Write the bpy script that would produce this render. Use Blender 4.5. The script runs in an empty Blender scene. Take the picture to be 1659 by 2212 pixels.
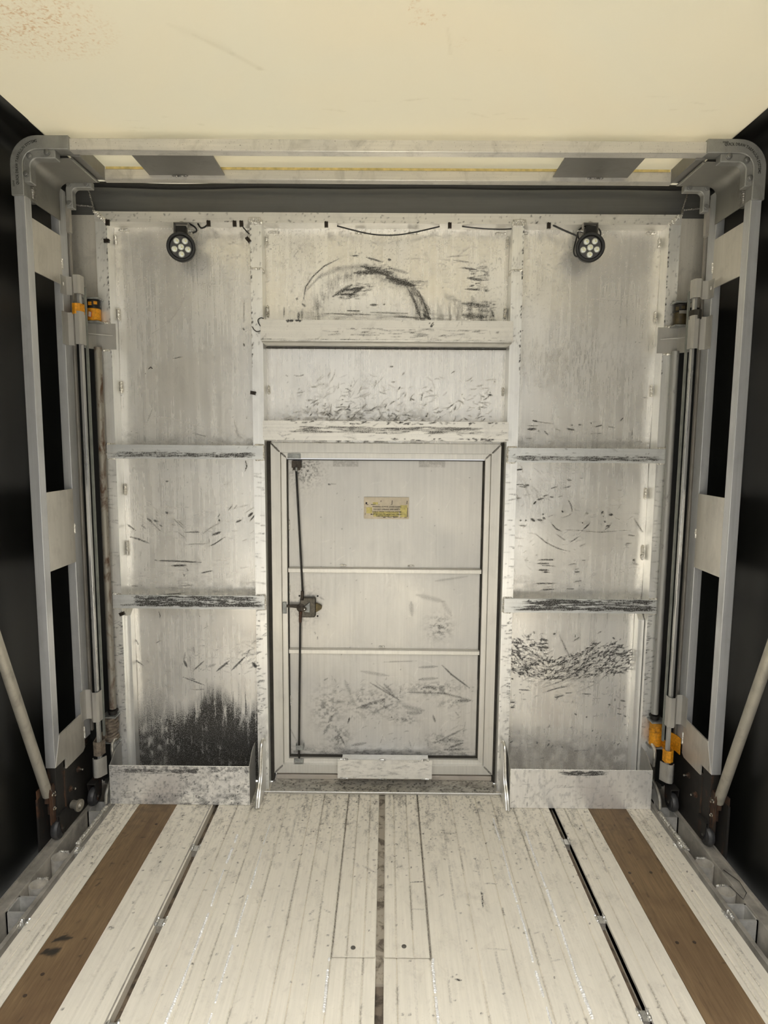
import bpy, bmesh, math, random
import numpy as np
from mathutils import Vector, Matrix

# ------------------------------------------------------------------ camera, sky, sun, exposure
SC = bpy.context.scene
COL = SC.collection
rng = np.random.default_rng(7)
random.seed(7)

def rotz(a): return Matrix.Rotation(a, 3, 'Z')
def rotx(a): return Matrix.Rotation(a, 3, 'X')
PITCH, ROLL, YAW = 0.1112, 0.0076, 0.0044
cam_d = bpy.data.cameras.new('camera')
cam = bpy.data.objects.new('camera', cam_d)
COL.objects.link(cam)
cam_d.sensor_fit = 'VERTICAL'
cam_d.sensor_height = 36.0
cam_d.lens = 36.0 * 1355.0 / 2212.0
cam_d.clip_start = 0.02
cam_d.clip_end = 200
R3 = rotz(YAW) @ rotx(-PITCH)
c_, s_ = math.cos(ROLL), math.sin(ROLL)
right = R3 @ Vector((c_, 0, s_)); up = R3 @ Vector((-s_, 0, c_)); fwd = R3 @ Vector((0, 1, 0))
M4 = Matrix(((right.x, up.x, -fwd.x, 0.008), (right.y, up.y, -fwd.y, 0.0), (right.z, up.z, -fwd.z, 1.52), (0, 0, 0, 1)))
cam.matrix_world = M4
SC.camera = cam

SC.view_settings.view_transform = 'Standard'
SC.view_settings.look = 'None'
SC.view_settings.gamma = 1.0
SC.view_settings.use_curve_mapping = False
SC.view_settings.exposure = 0.22

SKY_LOW, SKY_HIGH = 0.60, 10.0
world = bpy.data.worlds.new('sky'); SC.world = world; world.use_nodes = True
wn = world.node_tree.nodes; wl = world.node_tree.links
bg = wn['Background']
# overcast sky: bright overhead, dimmer towards the horizon
tc = wn.new('ShaderNodeTexCoord'); sx_ = wn.new('ShaderNodeSeparateXYZ'); mr_ = wn.new('ShaderNodeMapRange')
wl.new(tc.outputs['Generated'], sx_.inputs[0]); wl.new(sx_.outputs['Z'], mr_.inputs['Value'])
mr_.inputs['From Min'].default_value = 0.32; mr_.inputs['From Max'].default_value = 1.0
mr_.inputs['To Min'].default_value = SKY_LOW; mr_.inputs['To Max'].default_value = SKY_HIGH
wl.new(mr_.outputs['Result'], bg.inputs['Strength'])
bg.inputs['Color'].default_value = (1.0, 0.985, 0.955, 1)
sun_d = bpy.data.lights.new('sun', 'SUN'); sun_d.energy = 2.0; sun_d.angle = math.radians(25); sun_d.color = (1.0, 0.96, 0.88)
sun = bpy.data.objects.new('sun', sun_d); COL.objects.link(sun)
sun.rotation_euler = (math.radians(14), math.radians(-4), 0)
sun.location = (0, 0, 6)

# ------------------------------------------------------------------ helpers
ORG = {}

def props(o, label=None, cat=None, group=None, kind=None):
    if label: o['label'] = label
    if cat: o['category'] = cat
    if group: o['group'] = group
    if kind: o['kind'] = kind
    return o

def thing(name, loc, label=None, cat=None, group=None, kind=None):
    o = bpy.data.objects.new(name, None); COL.objects.link(o)
    o.empty_display_size = 0.1
    o.location = loc; ORG[o.name] = Vector(loc)
    return props(o, label, cat, group, kind)

def link_mesh(name, me, mat, parent, org, smooth=35):
    ob = bpy.data.objects.new(name, me); COL.objects.link(ob)
    if mat: me.materials.append(mat)
    for p in me.polygons: p.use_smooth = True
    me.set_sharp_from_angle(angle=math.radians(smooth))
    if parent is not None:
        ob.parent = parent; ob.location = (0, 0, 0); ORG[ob.name] = ORG[parent.name]
    else:
        ob.location = org; ORG[ob.name] = Vector(org)
    return ob

class MB:
    """collects shapes in world metres and links them as one mesh object"""
    def __init__(s): s.v = []; s.f = []; s.cuts = []
    def add(s, vs, fs):
        n = len(s.v); s.v += [tuple(v) for v in vs]; s.f += [tuple(i + n for i in f) for f in fs]; return s
    def box(s, x0, x1, y0, y1, z0, z1):
        x0, x1 = min(x0, x1), max(x0, x1)
        vs = [(x, y, z) for z in (z0, z1) for y in (y0, y1) for x in (x0, x1)]
        return s.add(vs, [(0, 2, 3, 1), (4, 5, 7, 6), (0, 1, 5, 4), (2, 6, 7, 3), (0, 4, 6, 2), (1, 3, 7, 5)])
    def prism(s, pts, axis, a0, a1):
        """pts: closed polygon in the other two axes (in xyz order), swept along axis"""
        n = len(pts)
        def mk(p, a):
            return {'x': (a, p[0], p[1]), 'y': (p[0], a, p[1]), 'z': (p[0], p[1], a)}[axis]
        vs = [mk(p, a0) for p in pts] + [mk(p, a1) for p in pts]
        fs = [tuple(range(n)), tuple(range(2 * n - 1, n - 1, -1))]
        fs += [(i, (i + 1) % n, (i + 1) % n + n, i + n) for i in range(n)]
        return s.add(vs, fs)
    def strip(s, pts, t, axis, a0, a1):
        """open path thickened by t, swept along axis (bent sheet)"""
        P = [Vector((p[0], p[1])) for p in pts]; n = len(P); L = []; Rr = []
        for i in range(n):
            d = (P[min(i + 1, n - 1)] - P[max(i - 1, 0)]).normalized(); nn = Vector((-d.y, d.x)) * t / 2
            L.append(P[i] + nn); Rr.append(P[i] - nn)
        def mk(p, a):
            return {'x': (a, p[0], p[1]), 'y': (p[0], a, p[1]), 'z': (p[0], p[1], a)}[axis]
        vs = [mk(p, a) for i in range(n) for (p, a) in ((L[i], a0), (Rr[i], a0), (Rr[i], a1), (L[i], a1))]
        fs = []
        for i in range(n - 1):
            for k in range(4):
                fs.append((i * 4 + k, i * 4 + (k + 1) % 4, (i + 1) * 4 + (k + 1) % 4, (i + 1) * 4 + k))
        fs += [(0, 1, 2, 3), (4 * n - 1, 4 * n - 2, 4 * n - 3, 4 * n - 4)]
        return s.add(vs, fs)
    def tube(s, pts, r, n=12, closed=False, flat=None):
        P = [Vector(p) for p in pts]; m = len(P); rs = r if isinstance(r, (list, tuple)) else [r] * m
        base = len(s.v); ref = None
        for i in range(m):
            if closed: d = (P[(i + 1) % m] - P[(i - 1) % m]).normalized()
            else: d = (P[min(i + 1, m - 1)] - P[max(i - 1, 0)]).normalized()
            if ref is None: ref = Vector((0, 0, 1)) if abs(d.z) < 0.9 else Vector((0, 1, 0))
            u = d.cross(ref).normalized(); w = u.cross(d).normalized(); ref = w
            for k in range(n):
                a = 2 * math.pi * k / n
                q = P[i] + (u * math.cos(a) + w * math.sin(a)) * rs[i]
                s.v.append(tuple(q))
        rngm = m if closed else m - 1
        for i in range(rngm):
            for k in range(n):
                j = (i + 1) % m
                s.f.append((base + i * n + k, base + i * n + (k + 1) % n, base + j * n + (k + 1) % n, base + j * n + k))
        if not closed:
            s.f.append(tuple(base + k for k in range(n - 1, -1, -1)))
            s.f.append(tuple(base + (m - 1) * n + k for k in range(n)))
        return s
    def lathe(s, prof, origin, axis, n=24):
        """prof: list of (radius, height) from one end to the other; axis is a unit vector"""
        o = Vector(origin); ax = Vector(axis).normalized()
        t = Vector((0, 0, 1)) if abs(ax.z) < 0.9 else Vector((1, 0, 0))
        u = ax.cross(t).normalized(); w = ax.cross(u).normalized(); base = len(s.v)
        for (r, h) in prof:
            for k in range(n):
                a = 2 * math.pi * k / n
                s.v.append(tuple(o + ax * h + (u * math.cos(a) + w * math.sin(a)) * max(r, 1e-4)))
        for i in range(len(prof) - 1):
            for k in range(n):
                s.f.append((base + i * n + k, base + i * n + (k + 1) % n, base + (i + 1) * n + (k + 1) % n, base + (i + 1) * n + k))
        s.f.append(tuple(base + k for k in range(n - 1, -1, -1)))
        s.f.append(tuple(base + (len(prof) - 1) * n + k for k in range(n)))
        return s
    def bolt(s, x, y, z, r=0.009, h=0.006, axis=(0, -1, 0)):
        s.lathe([(r * 1.25, 0), (r * 1.25, h * .3), (r, h * .35), (r, h), (r * .7, h * 1.15)], (x, y, z), axis, 6 if r > .02 else 10); return s
    def weld_poly(s, P, r=0.005):
        """one rippled bead along a polyline"""
        s.cuts.append((len(s.v), len(s.f))); pts = []; rs = []
        P = [Vector(p) for p in P]
        for a, b in zip(P, P[1:]):
            m = max(2, int((b - a).length / .0022))
            for i in range(m):
                pts.append(a.lerp(b, i / m) + Vector((random.uniform(-1, 1), random.uniform(-1, 1), random.uniform(-1, 1))) * r * .15)
                rs.append(r * (1 + .2 * math.sin(len(rs) * 1.9) + random.uniform(-.08, .08)))
        rs[0] *= .5; rs[-1] *= .5
        return s.tube(pts, rs, 8)
    def weld(s, a, b, r=0.005):
        """a rippled bead from a to b"""
        s.cuts.append((len(s.v), len(s.f)))
        a, b = Vector(a), Vector(b); L = (b - a).length; m = max(8, int(L / 0.0022)); pts = []; rs = []
        for i in range(m + 1):
            t = i / m; p = a.lerp(b, t)
            p += Vector((random.uniform(-1, 1), random.uniform(-1, 1), random.uniform(-1, 1))) * r * .18
            pts.append(p)
            e = min(1.0, min(t, 1 - t) * L / (r * 1.2) + .35)
            rs.append(r * e * (1 + .22 * math.sin(i * 1.9) + random.uniform(-.08, .08)))
        return s.tube(pts, rs, 8)
    def build(s, name, mat, parent=None, org=None, bevel=0.0, smooth=35):
        if name == 'weld_bead' and len(s.cuts) > 1:      # every bead is a part of its own
            cs = s.cuts + [(len(s.v), len(s.f))]
            for (v0, f0), (v1, f1) in zip(cs, cs[1:]):
                q = MB(); q.v = s.v[v0:v1]; q.f = [tuple(i - v0 for i in f) for f in s.f[f0:f1]]
                q.build(name, mat, parent, org, bevel, smooth)
            return None
        if parent is None and org is None:
            xs = np.array(s.v); org = (float((xs[:, 0].min() + xs[:, 0].max()) / 2), float((xs[:, 1].min() + xs[:, 1].max()) / 2), float(xs[:, 2].min()))
        o = ORG[parent.name] if parent is not None else Vector(org)
        me = bpy.data.meshes.new(name)
        me.from_pydata([(v[0] - o.x, v[1] - o.y, v[2] - o.z) for v in s.v], [], s.f)
        bm = bmesh.new(); bm.from_mesh(me)
        bmesh.ops.recalc_face_normals(bm, faces=bm.faces)
        bm.to_mesh(me); bm.free()
        ob = link_mesh(name, me, mat, parent, o, smooth)
        if bevel > 0:
            md = ob.modifiers.new('bevel', 'BEVEL'); md.width = bevel; md.segments = 2; md.limit_method = 'ANGLE'; md.angle_limit = math.radians(40)
            md.harden_normals = False
        return ob

def arc(cx, cz, r, a0, a1, n=8):
    return [(cx + r * math.cos(math.radians(a0 + (a1 - a0) * i / n)), cz + r * math.sin(math.radians(a0 + (a1 - a0) * i / n))) for i in range(n + 1)]

# ------------------------------------------------------------------ materials
def new_mat(name):
    m = bpy.data.materials.new(name); m.use_nodes = True
    nt = m.node_tree; b = nt.nodes['Principled BSDF']
    return m, nt, b

class NT:
    def __init__(s, nt): s.nt = nt
    def n(s, typ, **kw):
        x = s.nt.nodes.new(typ)
        for k, v in kw.items(): setattr(x, k, v)
        return x
    def l(s, a, b): s.nt.links.new(a, b)
    def pos(s, sc):
        g = s.n('ShaderNodeNewGeometry'); m = s.n('ShaderNodeVectorMath', operation='MULTIPLY')
        s.l(g.outputs['Position'], m.inputs[0]); m.inputs[1].default_value = sc; return m.outputs[0]
    def noise(s, sc, scale=1.0, detail=3, rough=.55, dist=0.0):
        x = s.n('ShaderNodeTexNoise'); s.l(s.pos(sc), x.inputs['Vector'])
        x.inputs['Scale'].default_value = scale; x.inputs['Detail'].default_value = detail
        x.inputs['Roughness'].default_value = rough; x.inputs['Distortion'].default_value = dist
        return x.outputs['Fac']
    def rng(s, v, a, b, c, d, smooth=False):
        x = s.n('ShaderNodeMapRange'); x.clamp = True
        if smooth: x.interpolation_type = 'SMOOTHSTEP'
        s.l(v, x.inputs['Value'])
        for i, q in zip(('From Min', 'From Max', 'To Min', 'To Max'), (a, b, c, d)): x.inputs[i].default_value = q
        return x.outputs['Result']
    def m(s, op, a, b=None):
        x = s.n('ShaderNodeMath', operation=op)
        for i, q in enumerate((a, b)):
            if q is None: continue
            if isinstance(q, (int, float)): x.inputs[i].default_value = q
            else: s.l(q, x.inputs[i])
        return x.outputs[0]
    def mix(s, f, a, b):
        x = s.n('ShaderNodeMix', data_type='RGBA')
        if isinstance(f, (int, float)): x.inputs[0].default_value = f
        else: s.l(f, x.inputs[0])
        for i, q in ((6, a), (7, b)):
            if isinstance(q, tuple): x.inputs[i].default_value = (*q, 1) if len(q) == 3 else q
            else: s.l(q, x.inputs[i])
        return x.outputs[2]
    def mixf(s, f, a, b):
        x = s.n('ShaderNodeMix', data_type='FLOAT')
        s.l(f, x.inputs[0])
        for i, q in ((2, a), (3, b)):
            if isinstance(q, (int, float)): x.inputs[i].default_value = q
            else: s.l(q, x.inputs[i])
        return x.outputs[0]
    def bump(s, h, b, strength=.3, dist=.002):
        x = s.n('ShaderNodeBump'); x.inputs['Strength'].default_value = strength; x.inputs['Distance'].default_value = dist
        s.l(h, x.inputs['Height']); s.l(x.outputs['Normal'], b.inputs['Normal'])

def alu(name, base=(.56, .54, .50), metallic=.75, rough=.38, grain=(90, 90, 4), grime=.35, spots=.25, dirtcol=(.035, .033, .03), tint=(.50, .50, .50), marks=True, seed=0.0, bump=.15):
    m, nt, b = new_mat(name); N = NT(nt)
    g1 = N.noise(grain, 1.0, 4, .6)
    big = N.noise((2.3, 2.3, 2.3), 1.0, 4, .6, .4)
    mid = N.noise((14, 14, 9), 1.0, 5, .65, .6)
    fine = N.noise((260, 260, 200), 1.0, 2, .6)
    col = N.mix(N.rng(g1, .3, .7, 0, 1), tuple(c * .90 for c in base), tuple(min(1, c * 1.06) for c in base))
    col = N.mix(N.rng(big, .35, .68, 0, .45), col, tint)
    gm = N.m('MULTIPLY', N.rng(mid, .52, .72, 0, 1), grime)
    col = N.mix(gm, col, tuple(c * .45 for c in base))
    sp = N.m('MULTIPLY', N.rng(fine, .66, .74, 0, 1), spots)
    col = N.mix(sp, col, (.10, .09, .08))
    rg = N.m('ADD', N.rng(g1, .3, .7, rough - .05, rough + .05), N.rng(big, .3, .7, -.05, .07))
    met = metallic
    if marks:
        at = N.n('ShaderNodeAttribute'); at.attribute_name = 'marks'
        se = N.n('ShaderNodeSeparateColor'); N.l(at.outputs['Color'], se.inputs[0])
        f2 = N.noise((330, 330, 330), 1.0, 3, .6)
        def br(ch, lo, hi): return N.m('MINIMUM', N.m('MULTIPLY', se.outputs[ch], N.rng(f2, .38, .62, lo, hi)), 1.0)
        gL = br(1, .45, 1.15)
        col = N.mix(gL, col, (.96, .93, .87))
        bB = br(2, .55, 1.2)
        col = N.mix(bB, col, (.075, .06, .042))
        dR = br(0, .65, 1.9)
        col = N.mix(dR, col, dirtcol)
        tot = N.m('MINIMUM', N.m('ADD', N.m('ADD', N.m('MULTIPLY', gL, .15), bB), dR), 1.0)
        rg = N.mixf(tot, rg, .5)
        mt = N.mixf(tot, met, .05); N.l(mt, b.inputs['Metallic'])
    else:
        b.inputs['Metallic'].default_value = met
    N.l(col, b.inputs['Base Color']); N.l(rg, b.inputs['Roughness'])
    hs = N.m('ADD', N.m('MULTIPLY', g1, .5), N.m('MULTIPLY', fine, .5))
    N.bump(hs, b, bump, .0015)
    return m

def simple(name, col, rough=.5, metallic=0.0, var=.15, scale=20, bump=0.0, spec=.5):
    m, nt, b = new_mat(name); N = NT(nt)
    n = N.noise((scale,) * 3, 1.0, 4, .6)
    c = N.mix(N.rng(n, .3, .7, 0, 1), tuple(x * (1 - var) for x in col), tuple(min(1, x * (1 + var)) for x in col))
    N.l(c, b.inputs['Base Color']); b.inputs['Roughness'].default_value = rough; b.inputs['Metallic'].default_value = metallic
    b.inputs['Specular IOR Level'].default_value = spec
    if bump: N.bump(n, b, bump, .003)
    return m

A_SHEET = alu('scuffed_sheet_aluminium', (.95, .92, .86), .52, .25, (60, 60, 1.6), .22, .35, tint=(.80, .81, .82), bump=.04)
A_DOOR = alu('bright_door_aluminium', (.62, .60, .56), .42, .42, (70, 70, 2), .12, .12, tint=(.50, .51, .52), bump=.05)
A_POST = alu('mill_finish_tube', (.95, .94, .91), .68, .36, (160, 160, 3), .25, .3, tint=(.84, .85, .86))
A_BEAM = alu('mill_finish_beam', (.82, .80, .75), .55, .44, (3, 160, 160), .25, .35, tint=(.74, .73, .70))
A_BOW = alu('bow_aluminium', (.66, .67, .69), .62, .40, (120, 120, 3), .2, .2, marks=False, tint=(.52, .54, .57))
A_BOWBEAM = alu('bow_beam_aluminium', (.76, .73, .67), .5, .42, (3, 120, 120), .5, .8, marks=False)
A_PLATE = alu('bow_plate_aluminium', (.66, .63, .57), .5, .34, (60, 60, 3), .3, .15, marks=False, tint=(.54, .53, .50))
A_CAST = alu('cast_aluminium', (.34, .34, .32), .45, .5, (60, 60, 60), .5, .4, marks=False, tint=(.25, .25, .25), bump=.5)
A_LETTER = simple('grimy_raised_letter', (.055, .055, .05), .7, .2)
A_WELD = simple('weld_metal', (.66, .65, .62), .30, .85, .25, 300, .3)
A_DARKPL = alu('dull_tie_plate', (.26, .25, .235), .6, .45, (40, 40, 40), .3, .1, marks=False, tint=(.22, .22, .21))
A_DARKPL2 = alu('dull_corner_sheet', (.30, .29, .26), .6, .5, (30, 30, 8), .3, .1, marks=False, tint=(.30, .30, .29))
A_TRACK = alu('grimy_track_strip', (.46, .43, .38), .6, .45, (60, 60, 4), .5, .3, marks=False)
A_HOOK = alu('folded_bracket_aluminium', (.48, .465, .43), .4, .45, (60, 60, 6), .2, .1, marks=False, tint=(.40, .40, .39))
A_BARB = alu('bright_flat_bar', (.58, .58, .57), .75, .30, (80, 80, 3), .1, .05, marks=False)
A_BOLT = simple('cast_bolt', (.26, .26, .25), .45, .7, .2)
STRUT = alu('weathered_strut', (.46, .43, .36), .35, .45, (60, 60, 6), .6, .3, marks=False, tint=(.36, .35, .31))
A_TOP = alu('shadowed_top_aluminium', (.17, .17, .165), .55, .42, (3, 120, 120), .1, .1, marks=False, tint=(.15, .155, .16))  # shade under the bow is put into this dark base colour
A_DOORF = alu('door_frame_aluminium', (.66, .64, .59), .5, .38, (130, 130, 3), .15, .1, marks=False, tint=(.60, .60, .58))
A_DOORF2 = alu('door_inner_frame_aluminium', (.72, .70, .65), .5, .40, (130, 130, 3), .15, .15, marks=False, tint=(.68, .67, .63))
A_SILL = alu('dirty_sill_aluminium', (.50, .47, .40), .4, .5, (8, 60, 60), .4, .5)
A_SILL2 = alu('sill_step_aluminium', (.62, .55, .46), .6, .42, (4, 90, 90), .3, .2, marks=False)
A_BIN = alu('brushed_bin_aluminium', (.92, .90, .86), .58, .34, (110, 110, 5), .15, .2, tint=(.85, .85, .85))
A_BINS = alu('bin_side_aluminium', (.42, .41, .38), .6, .45, (60, 60, 20), .5, .5, marks=False)
A_WELD2 = simple('slat_weld_metal', (.74, .72, .67), .36, .6, .3, 200, .3)
A_WELDD = simple('dull_weld_metal', (.30, .29, .27), .45, .7, .35, 200, .3)
A_SEAL = simple('rail_aluminium', (.40, .375, .33), .42, .35, .35, 14, .05)
A_POCKET = simple('pocket_aluminium', (.50, .49, .46), .40, .35, .2, 30, .05)
STEEL_BLACK = simple('black_painted_steel', (.016, .014, .012), .5, .2, .4, 30, .1)
RUBBER = simple('black_rubber', (.012, .012, .012), .5, 0, .3, 40, .1)
WHEEL = simple('caster_rubber', (.045, .045, .047), .45, 0, .3, 40, .1)
BLACKPL = simple('black_lamp_body', (.010, .010, .010), .42, .1, .2, 60, .1)
CHROME = simple('shiny_bolt', (.75, .74, .70), .18, 1.0, .1)
YELLOW = simple('yellow_webbing', (.66, .28, .008), .6, 0, .3, 120, .2)
DIRTY_YELLOW = simple('dirty_yellow_webbing', (.50, .22, .01), .7, 0, .5, 90, .2)
GREYWEB = simple('worn_grey_webbing', (.16, .13, .10), .8, 0, .45, 90, .3)
WHITE_LBL = simple('white_tag', (.62, .56, .50), .5, 0, .1)
RED_LBL = simple('red_tag', (.45, .04, .02), .5, 0, .1)
LENS = simple('clear_lens', (.72, .74, .66), .12, .35, .25, 250)
LENSY = simple('yellow_lamp_chip', (.75, .72, .30), .3, 0, .1)
LAMPFACE = simple('lamp_face', (.045, .043, .043), .35, .1, .2)
DARKGAP = simple('dark_gap', (.03, .026, .02), .8, 0, .4, 30)

def rusty(name, paint=(.02, .018, .016), rust=(.075, .032, .015), lo=.54, hi=.68, metallic=.2):
    m, nt, b = new_mat(name); N = NT(nt)
    n = N.noise((22, 22, 9), 1.0, 6, .65, .5); f = N.rng(n, lo, hi, 0, 1)
    N.l(N.mix(f, paint, rust), b.inputs['Base Color']); b.inputs['Roughness'].default_value = .62
    N.l(N.mixf(f, metallic, 0.0), b.inputs['Metallic']); N.bump(n, b, .3, .003); return m
RUSTY = rusty('rusty_black_steel')
RUSTED = rusty('rusted_bracket', (.028, .021, .017), (.10, .045, .022), .42, .64)
RUST_POLE = rusty('galvanised_pole_with_rust', (.36, .34, .30), (.09, .045, .022), .47, .60, .75)
POLE = rusty('galvanised_pole', (.42, .42, .41), (.10, .09, .08), .6, .7, .75)

def wood():
    m, nt, b = new_mat('oiled_hardwood'); N = NT(nt)
    g = N.noise((140, 5, 20), 1.0, 6, .7, .8); L = N.noise((5, 2.2, 3), 1.0, 4, .6, .6); f = N.noise((420, 26, 60), 1.0, 3, .6)
    c = N.mix(N.rng(g, .3, .7, 0, 1), (.135, .088, .045), (.27, .18, .095))
    c = N.mix(N.rng(L, .42, .66, 0, .6), c, (.10, .058, .03))
    c = N.mix(N.rng(f, .6, .75, 0, .55), c, (.07, .04, .02))
    at = N.n('ShaderNodeAttribute'); at.attribute_name = 'marks'
    se = N.n('ShaderNodeSeparateColor'); N.l(at.outputs['Color'], se.inputs[0])
    c = N.mix(se.outputs[0], c, (.030, .024, .018))
    N.l(c, b.inputs['Base Color']); b.inputs['Roughness'].default_value = .62; N.bump(f, b, .3, .001); return m
WOOD = wood()
def slotwood():
    return rusty('dirty_slot_filler', (.16, .12, .085), (.045, .035, .025), .45, .6, 0)
SLOTW = slotwood()

def deckmat():
    m, nt, b = new_mat('oxidised_deck_aluminium'); N = NT(nt)
    g = N.noise((120, 4, 10), 1.0, 4, .6); big = N.noise((5, 3, 4), 1.0, 5, .62, .8); fine = N.noise((170, 130, 60), 1.0, 4, .65)
    mid = N.noise((24, 16, 10), 1.0, 5, .68, 1.0)
    c = N.mix(N.rng(g, .3, .7, 0, 1), (.76, .715, .61), (.86, .81, .70))
    c = N.mix(N.rng(big, .42, .68, 0, .55), c, (.71, .67, .58))
    c = N.mix(N.rng(mid, .56, .72, 0, .35), c, (.54, .49, .41))
    c = N.mix(N.rng(fine, .64, .74, 0, .35), c, (.20, .17, .13))
    at = N.n('ShaderNodeAttribute'); at.attribute_name = 'marks'
    se = N.n('ShaderNodeSeparateColor'); N.l(at.outputs['Color'], se.inputs[0])
    sp = N.m('MINIMUM', N.m('MULTIPLY', se.outputs[0], N.rng(fine, .40, .58, .3, 1.5)), 1.0)
    c = N.mix(sp, c, (.055, .047, .038))
    c = N.mix(se.outputs[1], c, (.80, .77, .70))
    N.l(c, b.inputs['Base Color']); b.inputs['Metallic'].default_value = .12
    N.l(N.rng(big, .3, .7, .45, .6), b.inputs['Roughness']); N.bump(fine, b, .15, .001); return m
DECK = deckmat()

def roofmat():
    m, nt, b = new_mat('translucent_cream_tarp'); N = NT(nt)
    out = nt.nodes['Material Output']; nt.nodes.remove(b)
    big = N.noise((1.6, 1.6, 1), 1.0, 3, .5, .5); f = N.noise((120, 120, 50), 1.0, 3, .6)
    at = N.n('ShaderNodeAttribute'); at.attribute_name = 'marks'
    se = N.n('ShaderNodeSeparateColor'); N.l(at.outputs['Color'], se.inputs[0])
    c = N.mix(N.rng(big, .35, .65, 0, 1), (.785, .745, .63), (.77, .745, .645))
    st = N.m('MULTIPLY', se.outputs[2], N.rng(f, .46, .60, 0, 1))
    c = N.mix(st, c, (.60, .42, .26))
    c = N.mix(se.outputs[0], c, (.42, .38, .26))
    d = N.n('ShaderNodeBsdfDiffuse'); t = N.n('ShaderNodeBsdfTranslucent'); mx = N.n('ShaderNodeMixShader'); mx.inputs[0].default_value = .225
    N.l(c, d.inputs['Color']); N.l(c, t.inputs['Color']); N.l(d.outputs[0], mx.inputs[1]); N.l(t.outputs[0], mx.inputs[2]); N.l(mx.outputs[0], out.inputs['Surface'])
    return m
ROOF = roofmat()
TARP = simple('black_vinyl_tarp', (.010, .010, .009), .38, 0, .15, 3, 0, .35)
GROUND = simple('asphalt_ground', (.20, .20, .19), .9, 0, .2, 2)

# ------------------------------------------------------------------ painted wear
def vnoise(nx, ny, cx, cy):
    gx, gy = int(nx / cx) + 3, int(ny / cy) + 3
    g = rng.random((gy, gx)); x = np.arange(nx) / cx; y = np.arange(ny) / cy
    xi = x.astype(int); yi = y.astype(int); fx = x - xi; fy = y - yi
    fx = fx * fx * (3 - 2 * fx); fy = fy * fy * (3 - 2 * fy)
    a = g[yi][:, xi]; b = g[yi][:, xi + 1]; c = g[yi + 1][:, xi]; d = g[yi + 1][:, xi + 1]
    return (a * (1 - fx) + b * fx) * (1 - fy)[:, None] + (c * (1 - fx) + d * fx) * fy[:, None]

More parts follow.
